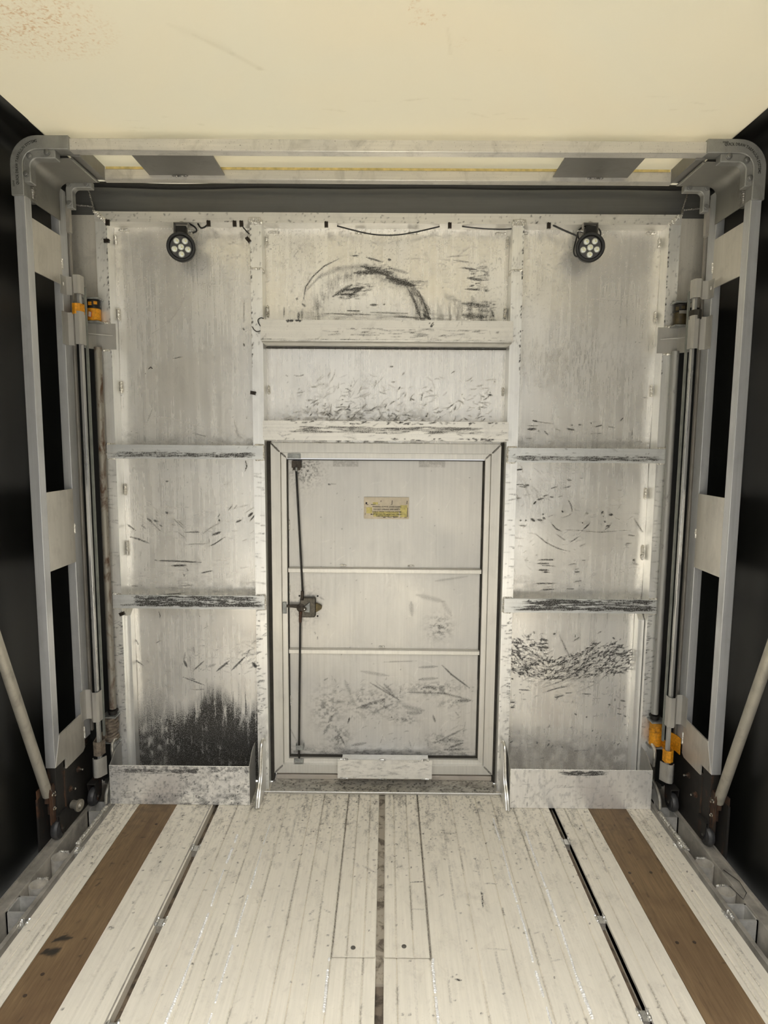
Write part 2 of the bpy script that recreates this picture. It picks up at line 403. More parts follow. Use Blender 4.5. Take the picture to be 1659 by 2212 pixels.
class Canvas:
    """dark rubber marks (0), pale runs (1) and brown grime (2) on a plate, u across, v along"""
    def __init__(s, u0, u1, v0, v1, res):
        s.u0, s.v0 = u0, v0
        s.nx = max(2, int(round((u1 - u0) / res)) + 1); s.ny = max(2, int(round((v1 - v0) / res)) + 1)
        s.U = np.linspace(u0, u1, s.nx); s.V = np.linspace(v0, v1, s.ny); s.res = res
        s.c = np.zeros((s.ny, s.nx, 3), np.float32)
        s.GU, s.GV = np.meshgrid(s.U, s.V)
    def stroke(s, pts, w, a, ch=0, taper=True):
        p = [(pts[i], pts[i + 1]) for i in range(0, len(pts), 2)]
        if len(p) == 1: p = [p[0], (p[0][0] + .001, p[0][1])]
        tot = sum(math.hypot(p[i + 1][0] - p[i][0], p[i + 1][1] - p[i][1]) for i in range(len(p) - 1)) + 1e-6
        run = 0; r = max(w / 2, s.res * .75)
        if w / 2 < s.res * .75: a = a * max(.35, (w / 2) / (s.res * .75))
        for i in range(len(p) - 1):
            (x0, y0), (x1, y1) = p[i], p[i + 1]; L = math.hypot(x1 - x0, y1 - y0) + 1e-9
            i0 = max(0, int((min(x0, x1) - r - s.u0) / s.res) - 1); i1 = min(s.nx, int((max(x0, x1) + r - s.u0) / s.res) + 3)
            j0 = max(0, int((min(y0, y1) - r - s.v0) / s.res) - 1); j1 = min(s.ny, int((max(y0, y1) + r - s.v0) / s.res) + 3)
            if i0 >= i1 or j0 >= j1: run += L; continue
            gu = s.GU[j0:j1, i0:i1]; gv = s.GV[j0:j1, i0:i1]
            t = np.clip(((gu - x0) * (x1 - x0) + (gv - y0) * (y1 - y0)) / L ** 2, 0, 1)
            d = np.hypot(gu - x0 - t * (x1 - x0), gv - y0 - t * (y1 - y0))
            q = (run + t * L) / tot
            rr = r * (np.clip(np.minimum(q, 1 - q) * 5, .45, 1) if taper else 1)
            v = np.clip(1.35 - d / rr, 0, 1) * a
            sub = s.c[j0:j1, i0:i1, ch]; sub[...] = 1 - (1 - sub) * (1 - v)
            run += L
    def marks(s, lst, ch=0):
        for pts, w, a in lst: s.stroke(pts, w * 1.15, min(1, a * 1.3), ch)
    def scatter(s, n, box, ln, w, a, ang, spread, ch=0, curve=0.0, dens=None):
        u0, u1, v0, v1 = box
        for _ in range(n):
            u, v = rng.uniform(u0, u1), rng.uniform(v0, v1)
            if dens is not None and rng.random() > dens(u, v): continue
            L = rng.uniform(*ln); A = (ang(u, v) if callable(ang) else ang) + rng.normal() * spread
            k = rng.normal() * curve
            x, y = u - math.cos(A) * L / 2, v - math.sin(A) * L / 2
            pts = [x, y]
            for _i in range(3):
                x += math.cos(A) * L / 3; y += math.sin(A) * L / 3; A += k; pts += [x, y]
            s.stroke(pts, rng.uniform(*w), rng.uniform(*a), ch)
    def runs(s, n, box, ln, w, a, ch=1):
        u0, u1, v0, v1 = box
        for _ in range(n):
            u, v = rng.uniform(u0, u1), rng.uniform(v0, v1); L = rng.uniform(*ln)
            s.stroke([u, v, u + rng.normal() * .002, v - L * .5, u + rng.normal() * .003, v - L], rng.uniform(*w), rng.uniform(*a), ch)
    def field(s, fn, ch, cell=(.03, .03), thr=(.45, .65), oct=3):
        """soft patchy area: fn(U,V) strength times patchy noise"""
        nz = 0; amp = 1; tot = 0
        for o in range(oct):
            nz = nz + amp * vnoise(s.nx, s.ny, max(1.2, cell[0] / s.res / 2 ** o), max(1.2, cell[1] / s.res / 2 ** o)); tot += amp; amp *= .6
        nz = np.clip((nz / tot - thr[0]) / (thr[1] - thr[0]), 0, 1)
        v = np.clip(fn(s.GU, s.GV) * nz, 0, 1)
        s.c[..., ch] = 1 - (1 - s.c[..., ch]) * (1 - v)

def grid_plate(name, cv, plane, depth0, depth1, mat, parent=None, org=None, relief=None, smooth=35, U=None, V=None):
    """a plate whose front is a fine grid carrying the wear; plane 'xz' faces -y, 'xy' faces +z, 'xyd' faces -z"""
    nx, ny = cv.nx, cv.ny
    GU, GV = cv.GU, cv.GV
    h = relief(GU, GV) if relief is not None else np.zeros_like(GU)
    if plane == 'xz': F = np.stack([GU, depth0 + h, GV], -1)
    elif plane == 'xy': F = np.stack([GU, GV, depth0 + h], -1)
    else: F = np.stack([GU, GV, depth0 - h], -1)
    F = F.reshape(-1, 3)
    ed = np.concatenate([np.arange(nx), np.arange(1, ny) * nx + nx - 1, (ny - 1) * nx + np.arange(nx - 2, -1, -1), np.arange(ny - 2, 0, -1) * nx])
    B = F[ed].copy(); B[:, 1 if plane == 'xz' else 2] = depth1
    V3 = np.concatenate([F, F[ed], B]); nF = len(F)
    idx = np.arange(nx * ny).reshape(ny, nx)
    q = np.stack([idx[:-1, :-1], idx[:-1, 1:], idx[1:, 1:], idx[1:, :-1]], -1).reshape(-1, 4)
    m = len(ed); k = np.arange(m); side = np.stack([nF + (k + 1) % m, nF + k, nF + m + k, nF + m + (k + 1) % m], -1)
    Q = np.concatenate([q, side])
    loops = Q.reshape(-1)
    ncap = m
    flip = plane == 'xyd'
    if flip: loops = Q[:, ::-1].reshape(-1)
    cap = nF + m + k if flip else nF + m + k[::-1]
    me = bpy.data.meshes.new(name)
    o = ORG[parent.name] if parent is not None else Vector(org)
    V3 = V3 - np.array([o.x, o.y, o.z])
    me.vertices.add(len(V3)); me.vertices.foreach_set('co', V3.astype(np.float32).reshape(-1))
    al = np.concatenate([loops, cap]).astype(np.int32)
    me.loops.add(len(al)); me.loops.foreach_set('vertex_index', al)
    npoly = len(Q) + 1; me.polygons.add(npoly)
    st = np.concatenate([np.arange(len(Q)) * 4, [len(Q) * 4]]).astype(np.int32)
    me.polygons.foreach_set('loop_start', st)
    me.update(calc_edges=True); me.validate()
    at = me.attributes.new('marks', 'FLOAT_COLOR', 'POINT')
    C4 = np.zeros((len(V3), 4), np.float32); C4[:, 3] = 1; C4[:nF, :3] = cv.c.reshape(-1, 3)
    at.data.foreach_set('color', C4.reshape(-1))
    me.materials.append(mat)
    sm = np.ones(npoly, bool); sm[-1] = False; me.polygons.foreach_set('use_smooth', sm)
    me.set_sharp_from_angle(angle=math.radians(smooth))
    ob = bpy.data.objects.new(name, me); COL.objects.link(ob)
    if parent is not None: ob.parent = parent; ORG[ob.name] = ORG[parent.name]
    else: ob.location = o; ORG[ob.name] = o
    return ob

SC.cycles.use_denoising = True
SC.cycles.max_bounces = 10
SC.cycles.diffuse_bounces = 5
SC.cycles.glossy_bounces = 5

MARKS_LEFT=[((-0.835,2.149,-0.84,2.103,-0.862,2.056,-0.902,2.009,-0.942,1.981,-0.975,1.962,-0.995,1.924),0.0021,0.45),((-0.596,2.113,-0.589,2.086,-0.591,2.011),0.0025,0.5),((-0.597,1.987,-0.589,1.976),0.0041,0.7),((-0.594,1.923,-0.59,1.912),0.0062,0.8),((-0.893,1.86,-0.848,1.868),0.0033,0.7),((-0.997,1.814,-0.985,1.824,-0.976,1.816),0.0051,0.8),((-1.006,1.795,-1.011,1.799),0.0041,0.6),((-0.981,1.657,-1.007,1.595),0.0027,0.5),((-1.002,1.623,-0.914,1.614,-0.749,1.572),0.0018,0.4),((-0.818,1.552,-0.75,1.535),0.0031,0.6),((-0.64,1.612,-0.622,1.534),0.0027,0.4),((-1.108,1.159,-1.073,1.133),0.0049,0.6),((-1.098,1.105,-1.06,1.095,-1.009,1.075),0.0062,0.6),((-1.021,1.186,-0.955,1.122),0.0045,0.45),((-1.021,1.186,-1.001,1.172),0.0103,0.5),((-0.993,1.178,-0.976,1.172),0.0103,0.6),((-0.968,1.158,-0.956,1.15),0.0062,0.8),((-1.048,1.157,-1.028,1.141),0.0062,0.5),((-0.94,1.216,-0.933,1.206),0.0082,0.9),((-0.913,1.19,-0.859,1.137),0.0045,0.5),((-0.888,1.177,-0.862,1.153),0.0041,0.6),((-0.889,1.126,-0.856,1.1),0.0045,0.5),((-0.863,1.127,-0.789,1.129),0.0037,0.7),((-0.918,1.162,-0.902,1.158),0.0103,0.35),((-0.79,1.117,-0.749,1.148,-0.694,1.178),0.0037,0.4),((-0.742,1.116,-0.705,1.13),0.0092,0.65),((-0.718,1.192,-0.708,1.208),0.0041,0.6),((-0.714,1.184,-0.71,1.176),0.0082,0.8),((-0.674,1.22,-0.653,1.248),0.0041,0.5),((-0.648,1.229,-0.633,1.249),0.0033,0.4),((-0.585,1.197,-0.569,1.213),0.0092,0.8),((-0.579,1.179,-0.555,1.209),0.0051,0.6),((-0.639,1.173,-0.617,1.181),0.0072,0.6),((-0.761,1.065,-0.731,1.079,-0.688,1.108),0.0041,0.7),((-0.861,1.074,-0.757,1.079),0.0027,0.6),((-0.758,1.101,-0.756,1.083),0.0031,0.7),((-0.995,1.004,-0.963,1.002,-0.903,1.001,-0.793,0.996),0.0053,0.75),((-0.923,0.98,-0.859,0.983),0.0082,0.7),((-0.859,0.973,-0.85,0.956),0.0033,0.6),((-0.794,0.949,-0.743,0.961),0.0053,0.65),((-0.896,0.891,-0.831,0.897),0.0033,0.6),((-0.936,0.884,-0.866,0.881),0.0021,0.5),((-1.098,0.891,-1.067,0.889),0.0033,0.5),((-0.968,0.853,-0.867,0.86),0.0045,0.6),((-0.938,1.345,-0.926,1.346),0.0062,0.7),((-0.865,0.934,-0.872,0.944),0.0062,0.5),((-0.595,1.437,-0.589,1.415,-0.597,1.392),0.0041,0.7),((-0.984,0.778,-0.977,0.756,-0.981,0.749),0.0041,0.7),((-0.805,0.753,-0.809,0.759),0.0051,0.6),((-0.79,0.701,-0.769,0.714),0.0033,0.5),((-1.007,0.632,-0.974,0.649),0.0037,0.6),((-1.092,0.653,-1.077,0.625),0.0041,0.5),((-1.1,0.56,-1.056,0.527),0.0066,0.5),((-1.049,0.561,-1.035,0.544),0.0051,0.5),((-0.879,0.554,-0.868,0.528),0.0103,0.7),((-0.874,0.592,-0.883,0.549),0.0082,0.35),((-0.854,0.581,-0.851,0.529),0.0062,0.35),((-0.839,0.512,-0.793,0.554),0.0062,0.6),((-0.737,0.509,-0.681,0.556),0.0082,0.6),((-0.672,0.513,-0.613,0.573),0.0072,0.6),((-0.599,0.594,-0.588,0.609),0.0041,0.5),((-0.579,0.548,-0.559,0.527),0.0123,0.7),((-0.837,0.617,-0.833,0.588),0.0062,0.4),((-0.773,0.529,-0.743,0.54),0.0123,0.3),((-0.887,0.48,-0.847,0.465,-0.792,0.444),0.0045,0.65),((-0.857,0.476,-0.832,0.469),0.0041,0.6),((-0.97,0.443,-0.936,0.428),0.0041,0.6),((-1.046,0.467,-1.034,0.459),0.0045,0.6),((-0.854,0.422,-0.796,0.425),0.0033,0.5),((-0.968,0.506,-0.938,0.502),0.0041,0.4)]
MARKS_CENTRE=[((-0.344,2.097,-0.334,2.152,-0.305,2.193,-0.258,2.235,-0.197,2.265),0.0045,0.6),((-0.144,2.276,-0.117,2.278),0.0049,0.7),((-0.083,2.271,-0.018,2.253),0.0062,0.6),((0.005,2.264,0.016,2.261),0.0082,0.7),((-0.327,2.143,-0.277,2.193,-0.201,2.226,-0.086,2.238,0.009,2.206,0.085,2.169,0.134,2.118,0.163,2.044),0.0164,0.22),((-0.134,2.209,-0.039,2.213),0.0144,0.5),((-0.105,2.236,0.028,2.191),0.0082,0.6),((-0.001,2.191,0.114,2.159),0.0144,0.55),((0.028,2.169,0.123,2.162),0.0123,0.4),((0.018,2.228,0.085,2.21),0.0103,0.35),((0.085,2.155,0.115,2.099,0.144,2.025),0.0103,0.45),((0.133,2.137,0.163,2.072,0.179,2.026),0.0082,0.55),((-0.22,2.116,-0.143,2.162),0.0144,0.5),((-0.181,2.138,-0.105,2.15),0.0082,0.7),((-0.201,2.123,-0.134,2.124),0.0062,0.7),((-0.153,2.116,-0.096,2.154),0.0103,0.55),((-0.373,2.106,-0.367,2.104),0.0103,0.7),((-0.35,2.087,-0.335,2.074),0.0051,0.7),((-0.364,2.05,-0.364,2.022),0.0103,0.5),((-0.35,2.059,-0.35,2.022),0.0082,0.4),((-0.423,2.068,-0.425,2.031),0.0033,0.5),((-0.162,2.059,-0.105,2.057),0.0041,0.7),((-0.258,2.047,-0.066,2.043),0.0041,0.4),((-0.067,2.083,-0.038,2.082),0.0082,0.6),((-0.013,2.086,-0.005,2.084),0.0062,0.6),((-0.067,2.052,0.087,2.049),0.0033,0.5),((0.029,2.036,0.183,2.029),0.0051,0.5),((0.154,2.044,0.183,2.026),0.0103,0.7),((0.312,2.233,0.369,2.226),0.0062,0.6),((0.332,2.193,0.399,2.184),0.0103,0.5),((0.324,2.149,0.381,2.146),0.0062,0.6),((0.343,2.16,0.361,2.164),0.0062,0.6),((0.315,2.091,0.421,2.079),0.0164,0.4),((0.316,2.045,0.412,2.036),0.0185,0.35),((0.353,2.119,0.363,2.083),0.0185,0.2),((0.239,2.119,0.296,2.101),0.0205,0.15),((0.245,2.275,0.311,2.281),0.0029,0.5),((0.274,2.262,0.34,2.255),0.0033,0.5),((0.298,2.284,0.339,2.316),0.0025,0.3),((0.435,2.064,0.443,2.037),0.0082,0.5),((0.197,2.32,0.226,2.306),0.0025,0.4),((0.177,2.364,0.225,2.353),0.0021,0.4),((0.103,2.269,0.17,2.265),0.0021,0.4)]
MARKS_RIGHT=[((0.618,1.615,0.641,1.61),0.0062,0.8),((0.647,1.608,0.706,1.602),0.0029,0.6),((0.603,1.592,0.642,1.592),0.0031,0.7),((0.6,1.578,0.635,1.579),0.0092,0.75),((0.645,1.573,0.649,1.569),0.0062,0.7),((0.668,1.573,0.688,1.554),0.0045,0.6),((0.714,1.583,0.74,1.57),0.0041,0.6),((0.765,1.581,0.798,1.576),0.0062,0.8),((0.782,1.595,0.79,1.597),0.0062,0.7),((0.813,1.599,0.825,1.597),0.0062,0.6),((0.865,1.609,0.867,1.602),0.0051,0.8),((0.882,1.59,0.916,1.598),0.0049,0.8),((0.934,1.592,0.965,1.587),0.0041,0.6),((1.04,1.576,1.041,1.551),0.0031,0.8),((0.858,1.561,0.912,1.563),0.0033,0.6),((0.972,1.537,0.995,1.541),0.0029,0.5),((1.054,1.529,1.089,1.528),0.0029,0.5),((0.987,1.614,1.0,1.63),0.0051,0.7),((0.593,1.538,0.62,1.54),0.0029,0.5),((0.748,1.511,0.762,1.525),0.0027,0.5),((0.841,2.113,0.963,2.105),0.0018,0.35),((1.07,1.714,1.099,1.711),0.0051,0.4),((0.556,1.406,0.582,1.409),0.0049,0.8),((0.554,1.343,0.588,1.344),0.0033,0.7),((0.592,1.34,0.613,1.342),0.0082,0.7),((0.568,1.336,0.608,1.332),0.0031,0.6),((0.56,1.286,0.578,1.286),0.0037,0.7),((0.634,1.261,0.645,1.273),0.0072,0.8),((0.649,1.279,0.678,1.287),0.0062,0.7),((0.674,1.295,0.697,1.301),0.0041,0.6),((0.704,1.293,0.719,1.291),0.0051,0.8),((0.737,1.291,0.759,1.298),0.0041,0.6),((0.779,1.284,0.796,1.256,0.801,1.23),0.0037,0.75),((0.801,1.23,0.79,1.214,0.76,1.204),0.0025,0.55),((0.701,1.208,0.72,1.216),0.0049,0.5),((0.704,1.327,0.735,1.337),0.0037,0.7),((0.759,1.331,0.789,1.337),0.0037,0.7),((0.774,1.367,0.793,1.365),0.0041,0.8),((0.826,1.373,0.84,1.373),0.0037,0.7),((0.675,1.219,0.679,1.217),0.0082,0.8),((0.626,1.199,0.642,1.187),0.0092,0.75),((0.652,1.195,0.676,1.191),0.0082,0.6),((0.602,1.191,0.606,1.191),0.0082,0.7),((0.577,1.191,0.585,1.191),0.0051,0.6),((0.577,1.169,0.605,1.167),0.0062,0.4),((0.675,1.203,0.687,1.198),0.0082,0.7),((0.755,1.234,0.763,1.226),0.0072,0.7),((0.712,1.18,0.737,1.154,0.759,1.144),0.0053,0.65),((0.852,1.155,0.878,1.181),0.0062,0.65),((0.859,1.223,0.87,1.223),0.0103,0.5),((0.926,1.221,0.933,1.233),0.0103,0.7),((0.958,1.218,0.975,1.218),0.0103,0.7),((0.932,1.212,0.936,1.21),0.0072,0.8),((0.939,1.19,0.945,1.186),0.0092,0.6),((0.946,1.168,0.966,1.172),0.0072,0.65),((0.941,1.152,0.966,1.168),0.0041,0.6),((0.844,1.183,0.85,1.181),0.0082,0.6),((0.776,1.152,0.832,1.149,0.931,1.142,1.03,1.152),0.0037,0.45),((0.644,1.135,0.695,1.095,0.746,1.07,0.796,1.058),0.0041,0.5),((0.733,1.136,0.778,1.104),0.0037,0.5),((0.8,1.1,0.831,1.121),0.0037,0.7),((0.839,1.08,0.864,1.093),0.0029,0.6),((1.035,1.096,1.042,1.076),0.0033,0.6),((1.033,1.096,1.063,1.094),0.0037,0.5),((1.041,1.132,1.075,1.127),0.0041,0.6),((1.067,1.203,1.106,1.143),0.0062,0.4),((1.101,1.044,1.107,1.042),0.0072,0.8),((1.072,1.026,1.077,1.018),0.0103,0.6),((1.069,1.01,1.093,1.002),0.0062,0.4),((0.664,1.02,0.736,1.021),0.0049,0.8),((0.66,1.004,0.71,1.004),0.0062,0.65),((0.679,0.996,0.739,0.993),0.0037,0.7),((0.665,0.976,0.709,0.974),0.0074,0.7),((0.686,0.966,0.71,0.966),0.0051,0.8),((0.794,0.999,0.83,1.006),0.0037,0.6),((0.819,0.979,0.839,0.981),0.0037,0.6),((0.82,0.967,0.845,0.969),0.0062,0.75),((0.849,1.018,0.869,1.02),0.0037,0.7),((0.651,0.916,0.742,0.917),0.0053,0.65),((0.678,0.888,0.735,0.891),0.0049,0.6),((0.821,0.924,0.853,0.93),0.0037,0.6),((0.791,0.893,0.823,0.893),0.0041,0.6),((0.57,0.95,0.572,0.95),0.0021,0.3),((1.007,1.414,1.009,1.331),0.0021,0.6),((0.992,1.323,1.01,1.323),0.0051,0.4),((0.74,0.69,0.75,0.692),0.0082,0.75),((0.771,0.68,0.797,0.624,0.819,0.586),0.0072,0.4),((0.835,0.691,0.838,0.675),0.0041,0.8),((1.001,0.678,1.01,0.67),0.0051,0.8),((0.635,0.689,0.634,0.66),0.0029,0.6),((0.705,0.425,0.759,0.444,0.82,0.458),0.0041,0.65),((0.702,0.448,0.789,0.481,0.878,0.545),0.0041,0.45),((0.852,0.428,0.942,0.472,0.981,0.514),0.0037,0.4),((0.757,0.404,0.797,0.413),0.0049,0.7),((0.6,0.437,0.647,0.435),0.0049,0.6),((0.561,0.379,0.582,0.379),0.0062,0.7),((0.562,0.355,0.582,0.357),0.0062,0.7),((0.801,0.424,0.832,0.426),0.0041,0.7),((0.879,0.422,0.905,0.42),0.0051,0.6),((1.023,0.402,1.023,0.39),0.0041,0.8),((1.044,0.394,1.068,0.39),0.0062,0.6),((0.995,0.374,1.008,0.372),0.0051,0.8),((1.033,0.358,1.054,0.351),0.0041,0.7),((1.036,0.332,1.055,0.328),0.0051,0.7),((1.065,0.324,1.076,0.317),0.0082,0.5),((0.846,0.33,0.86,0.322),0.0053,0.8),((0.9,0.314,0.904,0.314),0.0062,0.7),((0.928,0.316,0.959,0.323),0.0029,0.6),((0.735,0.176,0.742,0.189),0.0051,0.8),((0.853,0.155,0.915,0.158),0.0031,0.5),((0.654,0.103,0.73,0.122),0.0033,0.5),((0.925,0.401,0.961,0.402),0.0033,0.5)]
MARKS_DOOR=[((0.259,0.538,0.301,0.496,0.384,0.433),0.0053,0.6),((-0.018,0.444,0.076,0.37),0.0062,0.3),((-0.059,0.454,0.07,0.376),0.0062,0.35),((0.003,0.448,0.045,0.402),0.0123,0.25),((0.156,0.527,0.239,0.532),0.0103,0.22),((0.157,0.471,0.239,0.478),0.0123,0.22),((0.178,0.435,0.24,0.436),0.0144,0.3),((0.106,0.413,0.272,0.408,0.392,0.377),0.0082,0.3),((0.334,0.376,0.386,0.375),0.0123,0.4),((0.087,0.348,0.18,0.328),0.0185,0.2),((0.108,0.316,0.17,0.317),0.0164,0.25),((-0.027,0.325,0.045,0.359),0.0103,0.25),((-0.12,0.335,0.004,0.38),0.0123,0.25),((-0.11,0.314,-0.079,0.293),0.0164,0.12),((-0.245,0.269,-0.224,0.302),0.0123,0.3),((-0.266,0.215,-0.241,0.258),0.0144,0.25),((-0.158,0.266,-0.151,0.292),0.0053,0.6),((-0.22,0.36,-0.172,0.367),0.0103,0.2),((-0.172,0.464,-0.147,0.4),0.0144,0.15),((-0.193,0.204,-0.172,0.161),0.0082,0.35),((-0.141,0.161,-0.078,0.173),0.0123,0.25),((0.234,0.176,0.358,0.243),0.0082,0.3),((0.255,0.187,0.359,0.188),0.0144,0.25),((0.297,0.155,0.359,0.177),0.0103,0.4),((0.222,0.306,0.233,0.274),0.0082,0.4),((0.035,0.296,0.039,0.294),0.0049,0.8),((0.276,0.144,0.36,0.149),0.0103,0.3),((-0.265,0.463,-0.248,0.474),0.0062,0.3),((0.002,0.551,0.146,0.556),0.0041,0.25),((-0.1,0.507,0.023,0.487),0.0123,0.15),((0.118,0.824,0.123,0.762),0.0164,0.15),((0.142,0.856,0.264,0.826),0.0185,0.13),((0.254,0.826,0.296,0.764),0.0185,0.1),((0.222,0.918,0.363,0.94),0.0082,0.15),((0.003,0.956,0.019,0.956),0.0062,0.8),((-0.244,1.338,-0.236,1.336),0.0049,0.8),((-0.238,1.34,-0.211,1.338),0.0025,0.4),((0.382,1.081,0.382,1.079),0.0041,0.7),((-0.305,0.685,-0.301,0.674),0.0029,0.6),((-0.293,0.664,-0.293,0.653),0.0029,0.6),((0.358,0.21,0.367,0.275),0.0025,0.3),((-0.422,0.246,-0.391,0.181),0.0041,0.3),((-0.284,0.842,-0.264,0.831),0.0062,0.2)]
MARKS_FLOOR=[((-1.008,1.703,-0.962,1.721),0.0112,0.7),((-0.985,1.7,-0.964,1.712),0.0144,0.8),((-1.0,1.746,-0.977,1.765,-0.968,1.774),0.0064,0.7),((-0.994,1.756,-0.948,1.763),0.0096,0.7),((-1.005,1.712,-0.996,1.72),0.0064,0.6),((-0.908,1.762,-0.905,1.76),0.0064,0.6),((-0.892,1.696,-0.889,1.694),0.0064,0.7),((-0.854,1.807,-0.838,1.804),0.0128,0.45),((-1.051,1.859,-1.048,1.865),0.008,0.3),((-0.807,1.882,-0.806,1.889),0.0048,0.5),((-0.818,1.907,-0.822,1.924),0.0048,0.5),((-0.75,1.715,-0.741,1.732),0.0048,0.4),((-1.046,1.773,-1.041,1.771),0.0064,0.4),((-0.615,2.079,-0.607,2.074),0.0064,0.4),((-0.56,2.073,-0.55,2.073),0.0064,0.5),((-0.515,2.014,-0.511,2.012),0.0064,0.5),((-0.423,2.053,-0.416,2.058),0.0032,0.5),((0.216,1.63,0.229,1.626),0.0064,0.8),((0.218,1.646,0.221,1.643),0.0048,0.6),((0.342,1.991,0.336,1.909),0.0048,0.8),((0.399,1.91,0.398,1.874),0.004,0.6),((0.1,2.024,0.147,2.027),0.0032,0.8),((0.097,1.898,0.147,1.896),0.0019,0.5),((0.355,2.023,0.398,2.021),0.0032,0.6),((0.435,2.02,0.442,2.018),0.0032,0.6),((-0.232,1.871,-0.217,1.891),0.0064,0.25),((-0.186,1.892,-0.162,1.878),0.0064,0.25),((-0.212,1.851,-0.233,1.841),0.0048,0.25),((-0.092,2.12,-0.082,2.095),0.0096,0.2),((-0.069,2.107,-0.023,2.071),0.0096,0.2),((-0.159,2.354,-0.113,2.361),0.0096,0.25),((0.244,2.301,0.289,2.302),0.008,0.3),((0.07,1.849,0.073,1.849),0.0032,0.5),((0.316,1.742,0.381,1.736),0.0032,0.3),((0.65,1.628,0.679,1.652),0.0032,0.4),((0.806,2.121,0.802,2.084),0.0032,0.5)]


# ------------------------------------------------------------------ setting: ground, deck, tarps
g = MB().box(-30, 30, -30, 30, -1.42, -1.40).build('ground', GROUND, org=(0, 0, -1.42)); props(g, kind='structure')

FR = 2.66          # front end of the deck
GRO = [-1.090, -1.073, -1.060, -1.043, -.813, -.760, -.658, -.607, -.546, -.503, -.460, -.401, -.350, -.299, -.250, -.199, -.147, -.101, -.051,
       .048, .099, .148, .194, .243, .292, .346, .396, .465, .505, .548, .608, .658, .761, .812, 1.040, 1.057, 1.073, 1.090]
COVERS = [(-.144, -.015), (.011, .149)]
def deck_h(X, Y, cover=False):
    h = np.zeros_like(X)
    for i, gx in enumerate(GRO):
        w = .0016
        h -= .0035 * np.clip(1 - np.abs(X - gx) / (w * 1.5), 0, 1)
        h += .0007 * np.clip(1 - np.abs(X - gx - .005) / .004, 0, 1)
    if not cover:
        for (a, b) in COVERS:
            h -= .007 * ((X > a - .002) & (X < b + .002) & (Y > 1.699) & (Y < 2.58))
    return h

def deck_wear(cv, x0, x1):
    near = lambda U, V: np.clip((V - 1.75) / .75, 0, 1)
    cv.field(lambda U, V: .05 + .40 * near(U, V) ** 1.6, 0, (.02, .05), (.56, .74), 4)
    cv.field(lambda U, V: .40 * np.clip((V - 2.1) / .5, 0, 1), 0, (.006, .012), (.60, .74), 2)
    area = (x1 - x0) * 1.25
    cv.scatter(int(170 * area), (x0, x1, 1.4, 2.6), (.006, .03), (.0015, .004), (.15, .6), 0.4, .8, dens=lambda u, v: .15 + .85 * max(0, (v - 1.8) / .8))
    cv.scatter(int(140 * area), (x0, x1, 2.05, 2.6), (.003, .012), (.002, .005), (.3, .8), 0.4, 1.2)
    cv.scatter(int(60 * area), (x0, x1, 1.4, 2.6), (.001, .004), (.003, .006), (.4, .8), 0, 1)
    for gx in GRO:      # grime packed along the grooves
        if x0 < gx < x1:
            y = 1.35
            while y < 2.62:
                L = rng.uniform(.04, .22); a = rng.uniform(.02, .45) if rng.random() < .8 else .8
                cv.stroke([gx, y, gx, y + L], .0026, a, 0, False); y += L
    for (a, b_) in COVERS:
        for x in (a - .001, b_ + .001): cv.stroke([x, 1.70, x, 2.6], .003, .75 if (x < -.1 or x > .1) else .0, 0, False)
        cv.stroke([a, 1.702, b_, 1.702], .004, .8, 0, False)
    cv.marks(MARKS_FLOOR)

floor = thing('floor', (0, 0, 0), kind='structure')
RES = .0042
for (x0, x1) in ((-1.121, -1.021), (-.862, -.712), (-.687, -.014), (.010, .696), (.719, .861), (1.020, 1.121)):
    cv = Canvas(x0, x1, 1.36, FR, .0038)
    # snap columns onto the grooves so every groove is cut
    U = cv.U
    for gx in GRO:
        if x0 + .004 < gx < x1 - .004:
            for dx in (-.0022, 0, .0022):
                U[np.argmin(np.abs(U - gx - dx))] = gx + dx
    U.sort(); cv.GU, cv.GV = np.meshgrid(U, cv.V)
    cv.c = cv.c
    deck_wear(cv, x0, x1)
    grid_plate('deck_section', cv, 'xy', 0.0, -.045, DECK, floor, relief=deck_h)
    MB().box(x0, x1, -3.2, 1.36, -.045, 0).build('deck_section', DECK, floor)
# dark crossmembers and inserts under the long slots
for (xa, xb) in ((-.712, -.687), (.696, .719)):
    MB().box(xa - .002, xb + .002, -3.2, FR, -.050, -.030).build('slot_filler', SLOTW, floor)
MB().box(-.018, .014, 1.62, 2.60, -.05, -.008).build('slot_filler', rusty('pale_slot_filler', (.34, .30, .24), (.10, .08, .06), .5, .62, 0), floor)
MB().box(-.018, .014, -3.2, 1.618, -.06, -.016).build('slot_filler', rusty('brown_slot_filler', (.16, .13, .10), (.05, .04, .03), .45, .6, 0), floor)
for s in (-1, 1):
    MB().box(s * 1.119, s * 1.140, -3.2, FR, -.11, -.09).build('slot_filler', DARKGAP, floor)
    xl = -.7215 if s < 0 else .7190
    MB().box(xl, xl + .004 * s * -1 if s < 0 else xl + .004, -3.2, 2.6, -.02, .0022).build('slot_lip', A_SEAL, floor)
# welded lugs that bridge the slots
LUG = [(-.699, 2.201), (-.699, 1.834), (-.699, 1.472), (.708, 2.262), (.708, 1.866), (.708, 1.525)]
for (x, y) in LUG:
    b = MB().box(x - .0125, x + .0125, y - .016, y + .016, -.028, -.004).weld((x - .013, y - .020, -.001), (x - .013, y + .02, -.001), .0045)
    b.weld((x + .013, y - .02, -.001), (x + .013, y + .02, -.001), .0045).build('slot_lug', A_WELD, floor)
for (x, y) in [(-1.130, 2.181), (-1.130, 1.820), (1.130, 2.245), (1.130, 1.890)]:
    b = MB().box(x - .010, x + .010, y - .02, y + .02, -.03, -.003).weld((x - .010, y - .02, -.001), (x - .010, y + .02, -.001), .005)
    b.weld((x + .010, y - .016, -.001), (x + .010, y + .02, -.001), .005).build('slot_lug', A_WELD, floor)
